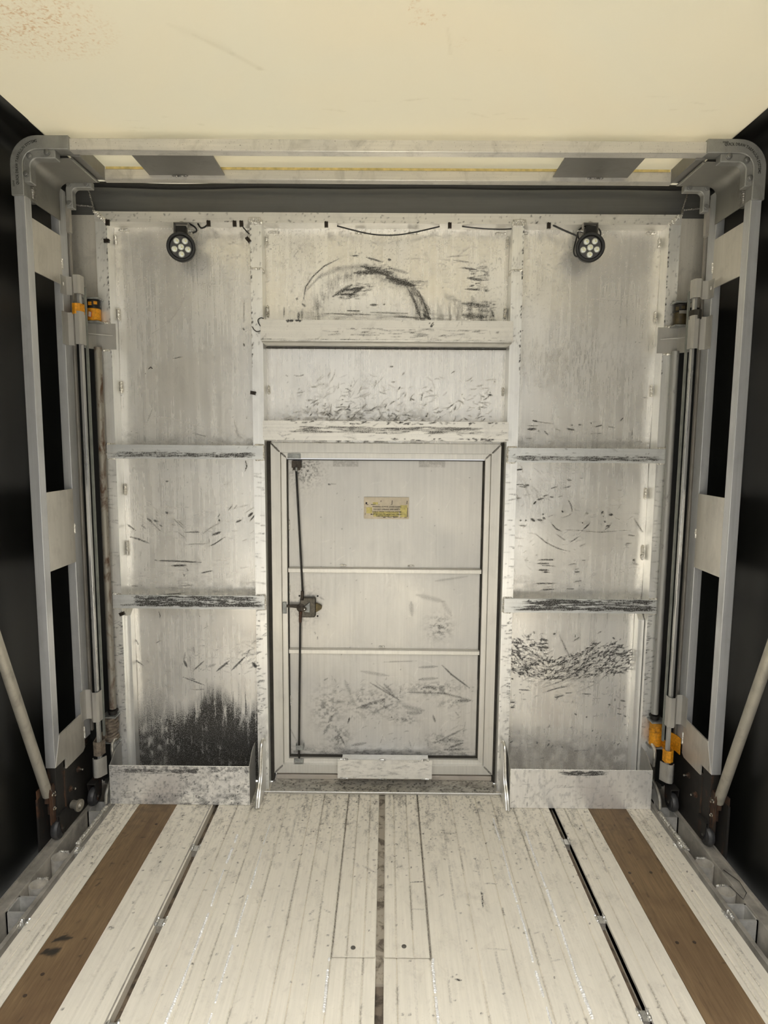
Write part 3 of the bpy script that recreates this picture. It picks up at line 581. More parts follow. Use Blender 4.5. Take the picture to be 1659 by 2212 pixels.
# long weld beads on the deck
def wavy_weld(x, y0, y1, r=.0035):
    b = MB(); y = y0; px = x
    while y < y1:
        L = rng.uniform(.05, .16); nx = x + rng.uniform(-.0025, .0025)
        b.weld((px, y, 0), (nx, min(y + L, y1), 0), r * rng.uniform(.6, 1.15)); px = nx; y += L + rng.choice([0, 0, .01, .03])
    b.build('deck_weld', A_WELDF, floor)
A_WELDF = simple('deck_weld_metal', (.86, .84, .78), .4, .15, .3, 200, .3)
wavy_weld(-.560, 1.40, 2.28, .0042); wavy_weld(-.449, 1.40, 2.35, .0034)
wavy_weld(.564, 1.40, 2.32, .0040); wavy_weld(.452, 1.40, 2.42, .0034)
wavy_weld(.155, 1.45, 1.70, .0046); wavy_weld(-.150, 1.52, 1.70, .0040)

# hardwood planks let into the deck
for s in (-1, 1):
    x0, x1 = sorted((s * 1.0195, s * .8625))
    cv = Canvas(x0, x1, 1.36, FR, .004)
    if s < 0: cv.marks([(p, w * 1.7, min(1, a * 1.5)) for (p, w, a) in MARKS_FLOOR[:8]])
    cv.scatter(70, (x0, x1, 1.4, 2.6), (.004, .03), (.002, .007), (.15, .6), 1.2, .8, dens=lambda u, v: .25 + .75 * max(0, (v - 1.7) / .9))
    cv.field(lambda U, V: .35 * np.clip((V - 2.0) / .6, 0, 1), 0, (.03, .03), (.5, .7))
    p = grid_plate('hardwood_plank', cv, 'xy', 0.0005, -.04, WOOD, org=(0, 0, 0))
    props(p, 'brown hardwood floor plank with dark oily stains, at the left of the deck' if s < 0 else 'clean brown hardwood floor plank at the right of the deck', 'plank', 'hardwood planks let into the metal deck')
    MB().box(x0, x1, -3.2, 1.36, -.04, .0005).build('plank_run', WOOD, p)
    for (sx, sy) in (((.909, 1.77), (.963, 1.772), (.884, 2.083), (.961, 2.087)) if s > 0 else ((-.965, 1.63), (-.975, 1.56), (-.90, 2.34))):
        MB().lathe([(.0055, 0), (.0055, .0012), (.003, .0014)], (sx, sy, .0003), (0, 0, 1), 12).build('screw_head', simple('brown_screw', (.07, .05, .035), .5, .3), p)

# two cover plates beside the centre slot
for i, (x0, x1) in enumerate(COVERS):
    cv = Canvas(x0 + .001, x1 - .001, 1.7055, 2.565, .0035)
    U = cv.U
    for gx in GRO:
        if x0 + .006 < gx < x1 - .006:
            for dx in (-.002, 0, .002): U[np.argmin(np.abs(U - gx - dx))] = gx + dx
    U.sort(); cv.GU, cv.GV = np.meshgrid(U, cv.V)
    deck_wear(cv, x0, x1)
    p = grid_plate('cover_plate', cv, 'xy', .0006, -.0035, DECK, org=(0, 0, 0), relief=lambda X, Y: deck_h(X, Y, True))
    props(p, ['long narrow cover plate screwed down left of the centre slot', 'long narrow cover plate screwed down right of the centre slot'][i], 'cover plate', 'cover plates in the deck')
    sx, sy = ((-.083, 1.737), (.071, 1.744))[i]
    MB().lathe([(.0075, 0), (.0075, .0008), (.005, .0002), (.0035, .0002), (.0028, .0012)], (sx, sy, .0006), (0, 0, 1), 16).build('screw', simple('grey_screw', (.16, .15, .13), .4, .6), p)

# roof tarp and black side tarps
cv = Canvas(-1.18, 1.18, 1.45, 2.80, .006)
cv.field(lambda U, V: 1.0 * np.clip(1.15 - np.hypot((U + .93) / .22, (V - 1.70) / .14), 0, 1) ** .6, 2, (.008, .006), (.50, .64), 2)
cv.field(lambda U, V: .30 * np.clip(1 - np.hypot((U + .93) / .28, (V - 1.72) / .18), 0, 1), 2, (.05, .05), (.3, .7))
cv.scatter(26, (-1.0, 1.05, 2.02, 2.27), (.02, .09), (.001, .003), (.10, .30), 0.05, .12, curve=.1)
cv.marks([((-.50, 1.74, -.42, 1.82, -.36, 1.89, -.30, 1.97), .016, .10), ((-.55, 1.70, -.42, 1.80), .03, .05), ((.15, 1.70, .165, 1.78, .17, 1.83, .16, 1.90), .006, .12), ((.30, 1.79, .30, 1.86), .006, .14)], 0)
cv.scatter(14, (.05, .14, 1.60, 1.70), (.01, .03), (.004, .012), (.3, .6), .8, .8, 2)
cv.scatter(9, (.185, .215, 1.72, 1.88), (.005, .02), (.002, .006), (.15, .35), 1.2, .5, 2)
cl = thing('ceiling', (0, 0, 2.56), kind='structure')
grid_plate('roof_tarp', cv, 'xyd', 2.560, 2.5612, ROOF, cl, relief=lambda U, V: .0015 * np.sin(V * 9 + U * 1.3))
MB().box(-1.18, 1.18, .35, 1.45, 2.560, 2.5612).build('roof_tarp', ROOF, cl)
for s, nm in ((-1, 'wall_left'), (1, 'wall_right')):
    # the black vinyl runs over the shoulder, down the side and round the front corner
    prof = [(1.178, 2.5622), (1.23, 2.562)] + arc(1.255, 2.505, .058, 90, 0, 8) + [(1.325, 2.30), (1.335, 1.6), (1.335, .4), (1.33, -.30), (1.33, -1.15)]
    ys = [-.45 + i * 3.11 / 60 for i in range(61)]
    vs = []; fs = []
    for yy in ys:
        for j, (px, pz) in enumerate(prof):
            w = .006 * math.sin(yy * 7.1 + s) * math.sin(pz * 1.3 + .4) + .004 * math.sin(yy * 23 + pz * .7)
            vs.append((s * (px + (w if j > 10 else 0)), yy, pz))
    n = len(prof)
    for i in range(60):
        for j in range(n - 1): fs.append((i * n + j, i * n + j + 1, (i + 1) * n + j + 1, (i + 1) * n + j))
    t = MB(); t.add(vs, fs)
    t.strip([(s * 1.333, 2.64), (s * 1.333, 2.70), (s * 1.30, 2.715), (s * 1.10, 2.715)], .004, 'z', -1.15, 2.52)
    w = t.build(nm, TARP, org=(s * 1.33, 0, -1.15)); props(w, kind='structure')
    md = w.modifiers.new('sheet_thickness', 'SOLIDIFY'); md.thickness = .0012

# ------------------------------------------------------------------ side rails
def side_rail(s):
    side = 'left' if s < 0 else 'right'
    r = thing('side_rail', (s * 1.20, 2.0, -.15), 'grey metal side rail of open pockets and pipes along the %s edge of the deck' % side, 'side rail', 'side rails of the deck')
    b = MB()
    b.prism([(s * 1.266, -.14), (s * 1.266, .003), (s * 1.258, .003), (s * 1.257, -.002), (s * 1.246, -.002), (s * 1.245, .001), (s * 1.219, .001), (s * 1.217, -.003), (s * 1.217, -.14)], 'y', -3.2, 2.66)
    b.build('outer_rail', A_SEAL, r, bevel=.0008)
    MB().box(s * 1.152, s * 1.1375, -3.2, 2.66, -.14, .0005).build('inner_rail', A_SEAL, r, bevel=.001)
    MB().box(s * 1.216, s * 1.153, -3.2, 2.66, -.15, -.14).build('pocket_floor', DARKGAP, r)
    for (y0, y1) in ((2.426, 2.50), (1.868, 1.944), (1.30, 1.37)):
        q = MB()
        q.box(s * 1.216, s * 1.153, y0, y0 + .006, -.13, -.004).box(s * 1.216, s * 1.153, y1 - .006, y1, -.13, -.004)
        q.box(s * 1.216, s * 1.211, y0, y1, -.13, -.004).build('stake_pocket', A_POCKET, r)
    for y in (2.150, 2.005, 1.70):
        ring = []
        R = .031
        q = MB().lathe([(R, -.13), (R, -.006), (R - .004, -.006), (R - .004, -.055)], (s * 1.1845, y, 0), (0, 0, 1), 28)
        q.build('pipe_spool', A_PIPE, r)
        MB().weld((s * 1.1845 - .02, y + .027, -.006), (s * 1.1845 + .02, y + .027, -.006), .004).build('weld_bead', A_WELD, r)
    # heavy ragged bead on the inner rail near the front
    q = MB()
    q.weld_poly([(s * (1.146 + .005 * (k % 2)), 2.21 + .24 * ((k + 1) // 2 % 2), .003) for k in range(5)], .0065)
    q.build('weld_bead', A_WELDR, r)
    return r
A_PIPE = simple('bright_pipe', (.74, .71, .65), .28, .55, .2, 30)
A_WELDR = simple('grimy_weld', (.50, .48, .43), .45, .6, .35, 160, .4)
for s in (-1, 1): side_rail(s)
wr = MB().tube([(1.226, 2.10, .004), (1.243, 2.03, .012), (1.240, 1.98, .008), (1.216, 1.955, .003), (1.205, 2.02, .002)], .0012, 6).build('loose_wire', RUBBER)
props(wr, 'thin black loop of loose wire lying on the right side rail', 'wire')

# ------------------------------------------------------------------ headboard
YP, YS = 2.600, 2.670
hb = thing('headboard', (0, 2.635, 0), 'tall scuffed aluminium trailer headboard of welded posts, cross bars and sheet panels', 'headboard')

def dents(seed, amp=.0034):
    r_ = np.random.default_rng(seed); ph = r_.uniform(0, 6, 6)
    def f(U, V):
        return amp * (np.sin(V * 9 + ph[0] + .8 * np.sin(U * 3 + ph[1])) * .5 + np.sin(U * 5 + V * 3 + ph[2]) * .35 + .25 * np.sin(V * 21 + U * 7 + ph[3]))
    return f

def sheet_common(cv, x0, x1):
    cv.runs(int((x1 - x0) * 90), (x0, x1, .3, 2.2), (.05, .35), (.001, .0025), (.02, .09))
    cv.scatter(int((x1 - x0) * 90), (x0, x1, .3, 2.0), (.02, .12), (.0006, .0014), (.15, .5), 1.0, 1.0, 1, .15)
    cv.scatter(int((x1 - x0) * 160), (x0, x1, .2, 2.37), (.001, .005), (.002, .004), (.15, .5), 0, 1.5)
    cv.field(lambda U, V: .05 * np.clip((2.2 - V) / .5, 0, 1) * np.clip((V - .2) / .4, 0, 1), 1, (.012, .25), (.40, .75))
    cv.field(lambda U, V: .22 * np.exp(-((V - 1.52) / .05) ** 2) + .2 * np.exp(-((V - .90) / .05) ** 2), 0, (.03, .02), (.40, .7))
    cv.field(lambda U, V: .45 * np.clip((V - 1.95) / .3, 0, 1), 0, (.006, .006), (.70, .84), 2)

# left sheet
cv = Canvas(-1.118, -.498, .002, 2.40, .0030); sheet_common(cv, -1.118, -.498)
cv.marks(MARKS_LEFT)
bowl = lambda u, v: (u + .78) * 2.2
cv.scatter(60, (-1.05, -.52, 1.08, 1.26), (.02, .07), (.0015, .004), (.12, .4), bowl, .25)
cv.scatter(60, (-1.05, -.52, 1.05, 1.25), (.03, .10), (.0008, .0018), (.2, .5), bowl, .3, 1)
cv.scatter(40, (-1.07, -.55, .83, 1.02), (.03, .08), (.001, .003), (.1, .3), 0.0, .1)
cv.scatter(90, (-.86, -.52, .50, .66), (.01, .05), (.0015, .004), (.15, .45), lambda u, v: (u + .80) * 2.2, .45)
cv.runs(34, (-.80, -.53, .93, 1.10), (.06, .20), (.0015, .003), (.25, .6))
cv.scatter(60, (-.90, -.53, 1.45, 1.62), (.006, .03), (.001, .003), (.1, .35), 1.1, .4)
cv.field(lambda U, V: 1.5 * np.clip((.42 - V + .05 * np.sin(U * 23)) / .16, 0, 1) * np.clip((U + 1.06) / .22, .35, 1), 0, (.012, .08), (.18, .56), 4)
cv.field(lambda U, V: .80 * np.clip((.30 - V) / .12, 0, 1), 0, (.02, .03), (.30, .6), 4)
cv.field(lambda U, V: .75 * np.clip((.24 - V) / .12, 0, 1), 2, (.02, .02), (.40, .62), 3)
cv.runs(60, (-1.05, -.52, .28, .48), (.05, .16), (.0015, .004), (.2, .6), 0)
grid_plate('sheet_panel', cv, 'xz', YS, YS + .006, A_SHEET, hb, relief=dents(1))
# right sheet
cv = Canvas(.498, 1.118, .002, 2.40, .0030); sheet_common(cv, .498, 1.118)
cv.marks(MARKS_RIGHT)
cv.runs(90, (.62, 1.07, 1.55, 2.15), (.05, .22), (.0012, .0025), (.05, .18))
cv.field(lambda U, V: .30 * np.clip((2.14 - V + .02 * np.sin(U * 40)) / .03, 0, 1) * np.clip((V - 1.75) / .3, 0, 1), 1, (.008, .12), (.3, .7))
cv.field(lambda U, V: .35 * np.exp(-((V - 1.85) / .12) ** 2 - ((U - .80) / .22) ** 2), 0, (.008, .03), (.5, .68))
cv.scatter(110, (.52, 1.07, .95, 1.30), (.01, .05), (.0012, .003), (.12, .4), lambda u, v: (u - .75) * 1.6, .5)
cv.scatter(70, (.55, .80, 1.28, 1.43), (.02, .08), (.0015, .004), (.1, .3), lambda u, v: -1.0 + (u - .6) * 4, .2, 0, .15)
def band(u, v):
    top = np.interp(u, [.51, .60, .655, .69, .74, .79, .86, .94, 1.02, 1.09], [.66, .67, .70, .70, .60, .585, .62, .66, .655, .62])
    bot = np.interp(u, [.51, .60, .68, .80, .92, 1.02, 1.09], [.535, .50, .49, .485, .50, .51, .53])
    return 1.0 if bot < v < top else .04
angb = lambda u, v: -.65 + (u - .51) * 1.9 if u < .72 else .55 - (u - .72) * .6
cv.scatter(820, (.51, 1.09, .47, .71), (.010, .045), (.002, .0065), (.3, .85), angb, .3, 0, .08, band)
cv.scatter(340, (.51, 1.09, .47, .71), (.004, .014), (.003, .007), (.3, .8), angb, .8, 0, .1, band)
cv.scatter(60, (.60, .95, .48, .60), (.05, .14), (.0012, .003), (.3, .6), .45, .12)
cv.scatter(50, (.55, 1.08, .36, .48), (.006, .03), (.0015, .004), (.3, .7), 0.1, .6)
cv.field(lambda U, V: .55 * np.clip((.27 - V) / .10, 0, 1), 2, (.02, .03), (.30, .62))
cv.scatter(60, (.52, 1.1, .17, .28), (.004, .02), (.002, .005), (.3, .8), .1, .8)
grid_plate('sheet_panel', cv, 'xz', YS, YS + .006, A_SHEET, hb, relief=dents(2))
# centre sheet, above the door
cv = Canvas(-.498, .498, 1.51, 2.40, .0030)
cv.runs(60, (-.5, .5, 1.65, 2.25), (.04, .2), (.001, .0025), (.02, .09))
cv.marks(MARKS_CENTRE)
cv.field(lambda U, V: .42 * np.exp(-((np.hypot((U + .075) / 1.15, (V - 2.02)) - .19) / .022) ** 2) * (V > 2.02), 0, (.006, .03), (.25, .65))
cv.field(lambda U, V: .40 * np.clip((U - .12) / .15, 0, 1) * np.clip((.48 - U) / .08, 0, 1) * np.clip((2.12 - V) / .05, 0, 1) * (V > 1.98), 0, (.010, .05), (.35, .7))
cv.runs(40, (.16, .46, 2.02, 2.16), (.04, .10), (.0015, .0025), (.15, .4))
cv.runs(30, (-.34, .0, 2.10, 2.18), (.03, .07), (.0015, .0025), (.15, .4))
cv.scatter(60, (-.36, .3, 2.0, 2.05), (.02, .12), (.001, .003), (.15, .45), 0, .06)
par = lambda u, v: 1.0 if (-.205 + (v - 2.105) * 1.3) < u < (-.115 + (v - 2.105) * 1.3) else 0.0
cv.scatter(230, (-.22, -.04, 2.105, 2.168), (.012, .035), (.002, .004), (.1, .38), .02, .05, dens=par)
cv.scatter(120, (-.02, .15, 2.150, 2.190), (.015, .045), (.002, .0045), (.12, .38), -.1, .08, dens=lambda u, v: 1.0 if abs(v - (2.186 - u * .14)) < .012 else .1)
cv.scatter(80, (.33, .45, 2.02, 2.10), (.012, .035), (.002, .004), (.1, .4), .0, .08)
cv.scatter(40, (.34, .42, 2.14, 2.24), (.010, .03), (.002, .004), (.3, .7), .0, .1)
cv.scatter(60, (-.09, .02, 2.205, 2.235), (.010, .03), (.002, .004), (.2, .6), .0, .08)
cv.scatter(70, (.10, .20, 2.02, 2.15), (.010, .03), (.0015, .003), (.3, .7), -.9, .3, dens=lambda u, v: 1.0 if abs(u - (.185 - (v - 2.02) * .55)) < .018 else 0.0)
cv.field(lambda U, V: .30 * np.exp(-((U + .36) / .06) ** 2 - ((V - 2.31) / .03) ** 2), 2, (.008, .008), (.5, .6))
cv.scatter(480, (-.42, .46, 1.60, 1.84), (.006, .045), (.0012, .0045), (.2, .7), .15, .55, 0, .25, lambda u, v: max(0, min(1, (1.84 - v) / .20)) ** 1.3)
cv.scatter(60, (-.30, .0, 1.64, 1.80), (.02, .06), (.0012, .003), (.2, .5), .8, .5, 0, .35)
cv.field(lambda U, V: .45 * np.clip((1.70 - V) / .09, 0, 1) * np.exp(-((U + .1) / .28) ** 2), 0, (.02, .012), (.45, .65))
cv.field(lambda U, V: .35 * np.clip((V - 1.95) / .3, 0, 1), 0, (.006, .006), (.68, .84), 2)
cv.scatter(40, (-.1, .45, 2.1, 2.36), (.01, .05), (.001, .0025), (.15, .45), .2, .3)
grid_plate('sheet_panel', cv, 'xz', YS, YS + .006, A_SHEET, hb, relief=dents(3, .003))

def tube_post(name, x0, x1, z0, z1, y0, y1, mat, fn=None, res=.0035):
    cv = Canvas(x0, x1, z0, z1, res)
    if fn: fn(cv)
    return grid_plate(name, cv, 'xz', y0, y1, mat, hb, smooth=30)

def post_wear(side):
    def f(cv):
        x0, x1 = cv.U[0], cv.U[-1]
        cv.scatter(34, (x0, x1, .35, .80), (.006, .035), (.0015, .004), (.15, .7), 0.05, .25)
        cv.scatter(30, (x0, x1, .90, 1.40), (.006, .045), (.001, .003), (.2, .6), 0.0, .15)
        cv.scatter(30, (x0, x1, .02, .45), (.003, .02), (.001, .004), (.1, .5), .7, .7)
        cv.scatter(30, (x0, x1, 1.9, 2.35), (.004, .02), (.001, .003), (.2, .6), 1.3, .5)
        xe = x1 if side > 0 else x0
        cv.scatter(46, (xe - .012, xe + .012, .25, .85), (.008, .03), (.0015, .0035), (.2, .8), 0.1, .25)
        cv.scatter(40, (xe - .004, xe + .004, 1.8, 2.38), (.003, .012), (.003, .007), (.3, .8), 1.5, .3)
        cv.field(lambda U, V: .35 * np.clip((.5 - V) / .5, 0, 1), 0, (.02, .04), (.45, .7))
        cv.scatter(16, (x0, x1, .5, 1.6), (.02, .06), (.0008, .002), (.3, .6), 0.0, .3, 1)
    return f
for (x0, x1, sd) in ((-1.161, -1.115, 1), (-.545, -.499, -1), (.499, .545, 1), (1.118, 1.164, -1)):
    tube_post('post', x0, x1, 0, 2.382, YP, YS - .001, A_POST, post_wear(sd))
def hdr_wear(cv):
    cv.scatter(120, (-1.15, 1.15, 2.382, 2.42), (.002, .012), (.001, .003), (.2, .7), .3, .8)
    cv.scatter(30, (-1.15, 1.15, 2.384, 2.39), (.004, .02), (.002, .004), (.3, .8), .1, .4)
tube_post('header_rail', -1.163, 1.166, 2.382, 2.421, YP, YS - .001, A_BEAM, hdr_wear)

def beam_wear(kind):
    def f(cv):
        x0, x1, z0, z1 = cv.U[0], cv.U[-1], cv.V[0], cv.V[-1]; h = z1 - z0
        if kind == 'upper':
            cv.scatter(70, (x0 + .25, x1 - .06, z0 + .015, z0 + .05), (.01, .06), (.001, .003), (.2, .7), .02, .1)
            cv.scatter(30, (x0, x1, z0, z1), (.005, .03), (.001, .002), (.2, .5), .8, .6)
            cv.scatter(16, (x0 + .10, x0 + .16, z1 - .006, z1), (.004, .012), (.004, .008), (.5, .9), .2, .6)
            cv.scatter(8, (.17, .19, z1 - .03, z1 - .01), (.005, .015), (.002, .004), (.5, .9), 1.0, .3)
            cv.scatter(90, (x0, x1, z0 - .002, z0 + .008), (.01, .06), (.002, .004), (.2, .6), 0, .02)
        elif kind == 'lower':
            cv.scatter(150, (x0 + .12, x1 - .12, z0 + .03, z0 + .055), (.02, .10), (.001, .003), (.25, .8), .0, .05)
            cv.scatter(40, (x0 + .1, x1 - .05, z1 - .012, z1 - .002), (.008, .03), (.002, .005), (.3, .8), .0, .3)
            cv.scatter(50, (x0, x1, z0, z1), (.006, .04), (.001, .003), (.2, .5), .1, .3)
            cv.scatter(30, (x0 + .5, x1, z0, z0 + .010), (.005, .03), (.002, .005), (.3, .8), .0, .2)
        elif kind == 'slat':
            cv.scatter(190, (x0 + .03, x1 - .03, z0 + .009, z0 + .026), (.01, .07), (.0012, .003), (.3, .8), 0, .06)
            cv.scatter(20, (x0, x1, z0, z1), (.004, .02), (.001, .003), (.2, .6), .2, .6)
            cv.scatter(20, (x0, x1, z0, z1), (.02, .08), (.0008, .0016), (.2, .5), .4, .6, 1)
        else:
            cv.scatter(330, (x0 + .10, x1 - .03, z0 + .012, z1 - .002), (.01, .09), (.002, .005), (.3, .85), 0, .05, dens=lambda u, v: .75)
            cv.scatter(70, (x0 + .04, x1 - .03, z0 + .010, z0 + .022), (.02, .09), (.002, .004), (.4, .85), 0, .03)
    return f
A_FLANGE = alu('shaded_flange', (.48, .47, .43), .6, .4, (3, 120, 120), .3, .2, marks=False)  # darker than the beam face: the underside's shade is in the colour
tube_post('cross_beam', -.499, .503, 1.917, 1.999, 2.552, YP, A_BEAM, beam_wear('upper'), .003)
MB().strip([(2.5525, 1.922), (2.554, 1.9165), (2.558, 1.9135), (2.60, 1.9125), (2.665, 1.911)], .003, 'x', -.495, .499).build('beam_flange', A_FLANGE, hb)
MB().box(-.497, .497, 2.655, 2.668, 1.9030, 1.9065).build('beam_shade_strip', DARKGAP, hb)  # dark strip added as the shadow line below the upper beam
tube_post('cross_beam', -.495, .496, 1.525, 1.603, 2.552, YP, A_BEAM, beam_wear('lower'), .003)
A_SLAT = alu('dull_slat_aluminium', (.76, .77, .76), .55, .38, (3, 160, 160), .3, .3, tint=(.62, .65, .68))
for (x0, x1, z0, z1, k) in ((-1.147, -.504, 1.444, 1.501, 'slat'), (-1.149, -.506, .811, .869, 'rub'), (.506, 1.151, 1.441, 1.500, 'slat'), (.507, 1.151, .808, .867, 'rub')):
    tube_post('cross_slat', x0, x1, z0, z1, 2.590, YP, A_SLAT, beam_wear(k), .003)
    b = MB()
    b.weld_poly([(x0 + .034, 2.597, z1 + .001), (x0 - .001, 2.597, z1 + .001), (x0 - .002, 2.597, z0), (x0 + .034, 2.597, z0 - .001)], .005)
    b.weld_poly([(x1 - .034, 2.597, z1 + .001), (x1 + .001, 2.597, z1 + .001), (x1 + .002, 2.597, z0), (x1 - .034, 2.597, z0 - .001)], .005)
    b.build('weld_bead', A_WELD2, hb)
# square lining strip beside the outer posts, below the lower slat
for s in (-1, 1):
    MB().prism([(YS - .045, .0), (YS - .045, .77), (YS - .002, .81), (YS - .002, 0)], 'x', s * 1.115, s * 1.090).build('post_lining', A_POST, hb, bevel=.001)
A_WING = alu('wing_aluminium', (.84, .80, .72), .45, .4, (70, 70, 3), .4, .4, marks=False, tint=(.74, .71, .66))
# outer wing panels, top panel and their corner seams
for s in (-1, 1):
    MB().box(s * 1.165, s * 1.315, 2.640, 2.646, 2.075, 2.4205).build('wing_panel', A_WING, hb)
    b = MB().weld((s * 1.166, 2.60, 2.421), (s * 1.180, 2.632, 2.450), .004).weld((s * 1.180, 2.632, 2.450), (s * 1.200, 2.638, 2.515), .0035)
    b.weld((s * 1.180, 2.632, 2.450), (s * 1.300, 2.638, 2.462), .0035).build('weld_bead', A_WELDD, hb)
    b = MB()
    b.weld_poly([(s * 1.163, 2.598, 2.420), (s * 1.118, 2.598, 2.380), (s * 1.114, 2.598, 2.384), (s * 1.157, 2.598, 2.421)], .006)
    b.build('weld_bead', A_WELD2, hb)
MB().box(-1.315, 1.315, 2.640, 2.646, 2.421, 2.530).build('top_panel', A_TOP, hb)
# short welds round the sheets
b = MB()
for s in (-1, 1):
    for (z0, z1) in ((2.311, 2.352), (2.012, 2.063), (1.714, 1.765), (1.285, 1.335), (1.024, 1.089), (.411, .465), (.10, .15)):
        b.weld((s * 1.108, 2.664, z0), (s * 1.108, 2.664, z1), .0055)
    b.weld((s * 1.095, 2.664, 2.370), (s * 1.050, 2.664, 2.370), .0055)
    b.weld((s * .575, 2.664, 2.368), (s * .550, 2.664, 2.368), .005)
    for (z0, z1) in ((2.31, 2.352), (2.03, 2.075), (1.715, 1.75)):
        b.weld((s * .490, 2.664, z0), (s * .490, 2.664, z1), .0055)
    b.weld((s * .485, 2.664, 2.366), (s * .44, 2.664, 2.366), .005)
    b.weld((s * .13 + .0, 2.664, 2.366), (s * .085, 2.664, 2.366), .005)
b.build('weld_bead', A_WELD2, hb)
b = MB()
for s in (-1, 1):      # caps where the middle posts meet the header and where they were spliced
    x0, x1 = s * .499, s * .546
    b.weld_poly([((x0, x1)[(k + 1) // 2 % 2], 2.597, 2.393 - (k // 2) * .007) for k in range(7)], .006)
    b.weld((x0, 2.598, 2.205), (x1, 2.598, 2.205), .0045)
    b.weld((s * .497, 2.60, 2.205), (s * .497, 2.645, 2.195), .004)
b.build('weld_bead', A_WELD2, hb)

# ---- sill, patch plate
def sill_wear(cv):
    cv.field(lambda U, V: .55 + 0 * U, 2, (.03, .02), (.45, .7)); cv.field(lambda U, V: .7 + 0 * U, 0, (.008, .008), (.60, .74), 2)
cv = Canvas(-.490, .492, 2.566, 2.694, .0035); sill_wear(cv)
sl = grid_plate('sill_plate', cv, 'xy', .014, .0, A_SILL, hb)
MB().tube([(-.535, 2.563, .012), (.535, 2.563, .012)], .0035, 8).build('sill_edge', A_WELD, hb)
b = MB().box(-.478, .487, 2.662, 2.694, .014, .036).box(-.478, .487, 2.672, 2.70, .036, .062)
b.build('sill_step', A_SILL2, hb, bevel=.0015)
cv = Canvas(-.198, .215, .053, .138, .0035)
cv.scatter(50, (-.19, .21, .055, .135), (.01, .06), (.001, .003), (.15, .45), .0, .2); cv.field(lambda U, V: .10 + 0 * U, 0, (.02, .01), (.5, .7))
grid_plate('patch_plate', cv, 'xz', 2.603, 2.609, A_BEAM, hb)
b = MB()
for x in (-.170, .0, .186):
    b.weld((x - .018, 2.606, .139), (x + .018, 2.606, .139), .005); b.weld((x - .018, 2.606, .052), (x + .020, 2.606, .052), .005)
b.build('weld_bead', A_WELD, hb)
MB().box(-.180, .20, 2.609, 2.665, .058, .064).box(-.180, .20, 2.609, 2.665, .125, .131).build('patch_web', A_POST, hb)

# ---- the door
dr = thing('door_1', (0, 2.69, .06), 'small scuffed aluminium door in the middle of the headboard', None, kind='structure')
XL, XR = -.483, .487
def ring(name, x0, x1, z0, z1, w, y0, y1, mat):
    """mitred flat frame"""
    for q in ([(x0, z1), (x1, z1), (x1 - w, z1 - w), (x0 + w, z1 - w)], [(x0, z0), (x0, z1), (x0 + w, z1 - w), (x0 + w, z0 + w)],
              [(x1, z0), (x1, z1), (x1 - w, z1 - w), (x1 - w, z0 + w)], [(x0, z0), (x1, z0), (x1 - w, z0 + w), (x0 + w, z0 + w)]):
        MB().prism(q, 'y', y0, y1).build(name, mat, dr, bevel=.0008)
ring('outer_frame', XL, XR, .050, 1.514, .0405, 2.648, 2.70, A_DOORF)
ring('inner_frame', XL + .041, XR - .041, .088, 1.4725, .0225, 2.664, 2.71, A_DOORF2)
MB().box(-.4985, -.4845, 2.652, 2.70, .01, 1.52).box(.4985, .4885, 2.652, 2.70, .01, 1.52).build('gap_seal', DARKGAP, dr)
b = MB()
for s in (-1, 1):
    xo = XL if s < 0 else XR
    b.weld((xo - s * .002, 2.646, 1.511), (xo - s * .038, 2.648, 1.475), .0035)
    b.weld((xo - s * .043, 2.663, 1.470), (xo - s * .062, 2.664, 1.452), .0035)
    b.weld((xo - s * .004, 2.646, .054), (xo - s * .038, 2.648, .088), .0035)
b.build('weld_bead', A_WELDD, dr)
cv = Canvas(-.418, .4215, .118, 1.441, .0032)
cv.marks(MARKS_DOOR)
cv.runs(150, (-.41, .41, .3, 1.42), (.1, .45), (.001, .003), (.04, .16)); cv.runs(90, (-.41, .41, .3, 1.42), (.1, .45), (.001, .003), (.03, .12), 0)
cv.field(lambda U, V: .55 * np.exp(-((U + .345) / .07) ** 2 - ((V - 1.40) / .07) ** 2), 0, (.006, .006), (.45, .7), 2)
cv.field(lambda U, V: .35 * np.exp(-((U + .35) / .06) ** 2 - ((V - .80) / .08) ** 2), 0, (.006, .008), (.45, .7), 2)
cv.field(lambda U, V: .40 * np.exp(-((V - .125) / .03) ** 2), 0, (.02, .01), (.35, .65))
for (u, v, a, b_) in ((-.25, .33, .06, .09), (-.04, .36, .12, .06), (.22, .43, .12, .03), (.10, .28, .05, .02), (.30, .36, .05, .02), (.27, .19, .08, .03), (-.20, .20, .05, .05), (.24, .71, .05, .05)):
    cv.field(lambda U, V: .50 * np.exp(-((U - u) / a) ** 2 - ((V - v) / b_) ** 2), 0, (.012, .010), (.42, .68))
cv.scatter(110, (-.25, .40, .16, .48), (.008, .04), (.0015, .005), (.08, .30), .4, .8, 0, .2)
cv.scatter(70, (-.38, .40, .14, 1.40), (.01, .08), (.0006, .0014), (.2, .5), 1.0, 1.0, 1, .2)
cv.scatter(60, (-.41, .42, .14, 1.43), (.001, .004), (.002, .004), (.1, .4), 0, 1.2)
for x in (-.17, .20): cv.field(lambda U, V: .35 * (np.abs(U - x) < .055) * (V > 1.415), 2, (.01, .01), (.2, .5))
grid_plate('door_panel', cv, 'xz', 2.690, 2.70, A_DOOR, dr, relief=dents(5, .0012))
for (z0, z1) in ((.955, .976), (.592, .613)):
    b = MB().box(-.417, .420, 2.672, 2.690, z0, z0 + .0165).strip([(2.672, z0 + .0165), (2.689, z1)], .0016, 'x', -.417, .420)
    b.build('rib', A_DOORF2, dr, bevel=.0008)
b = MB()
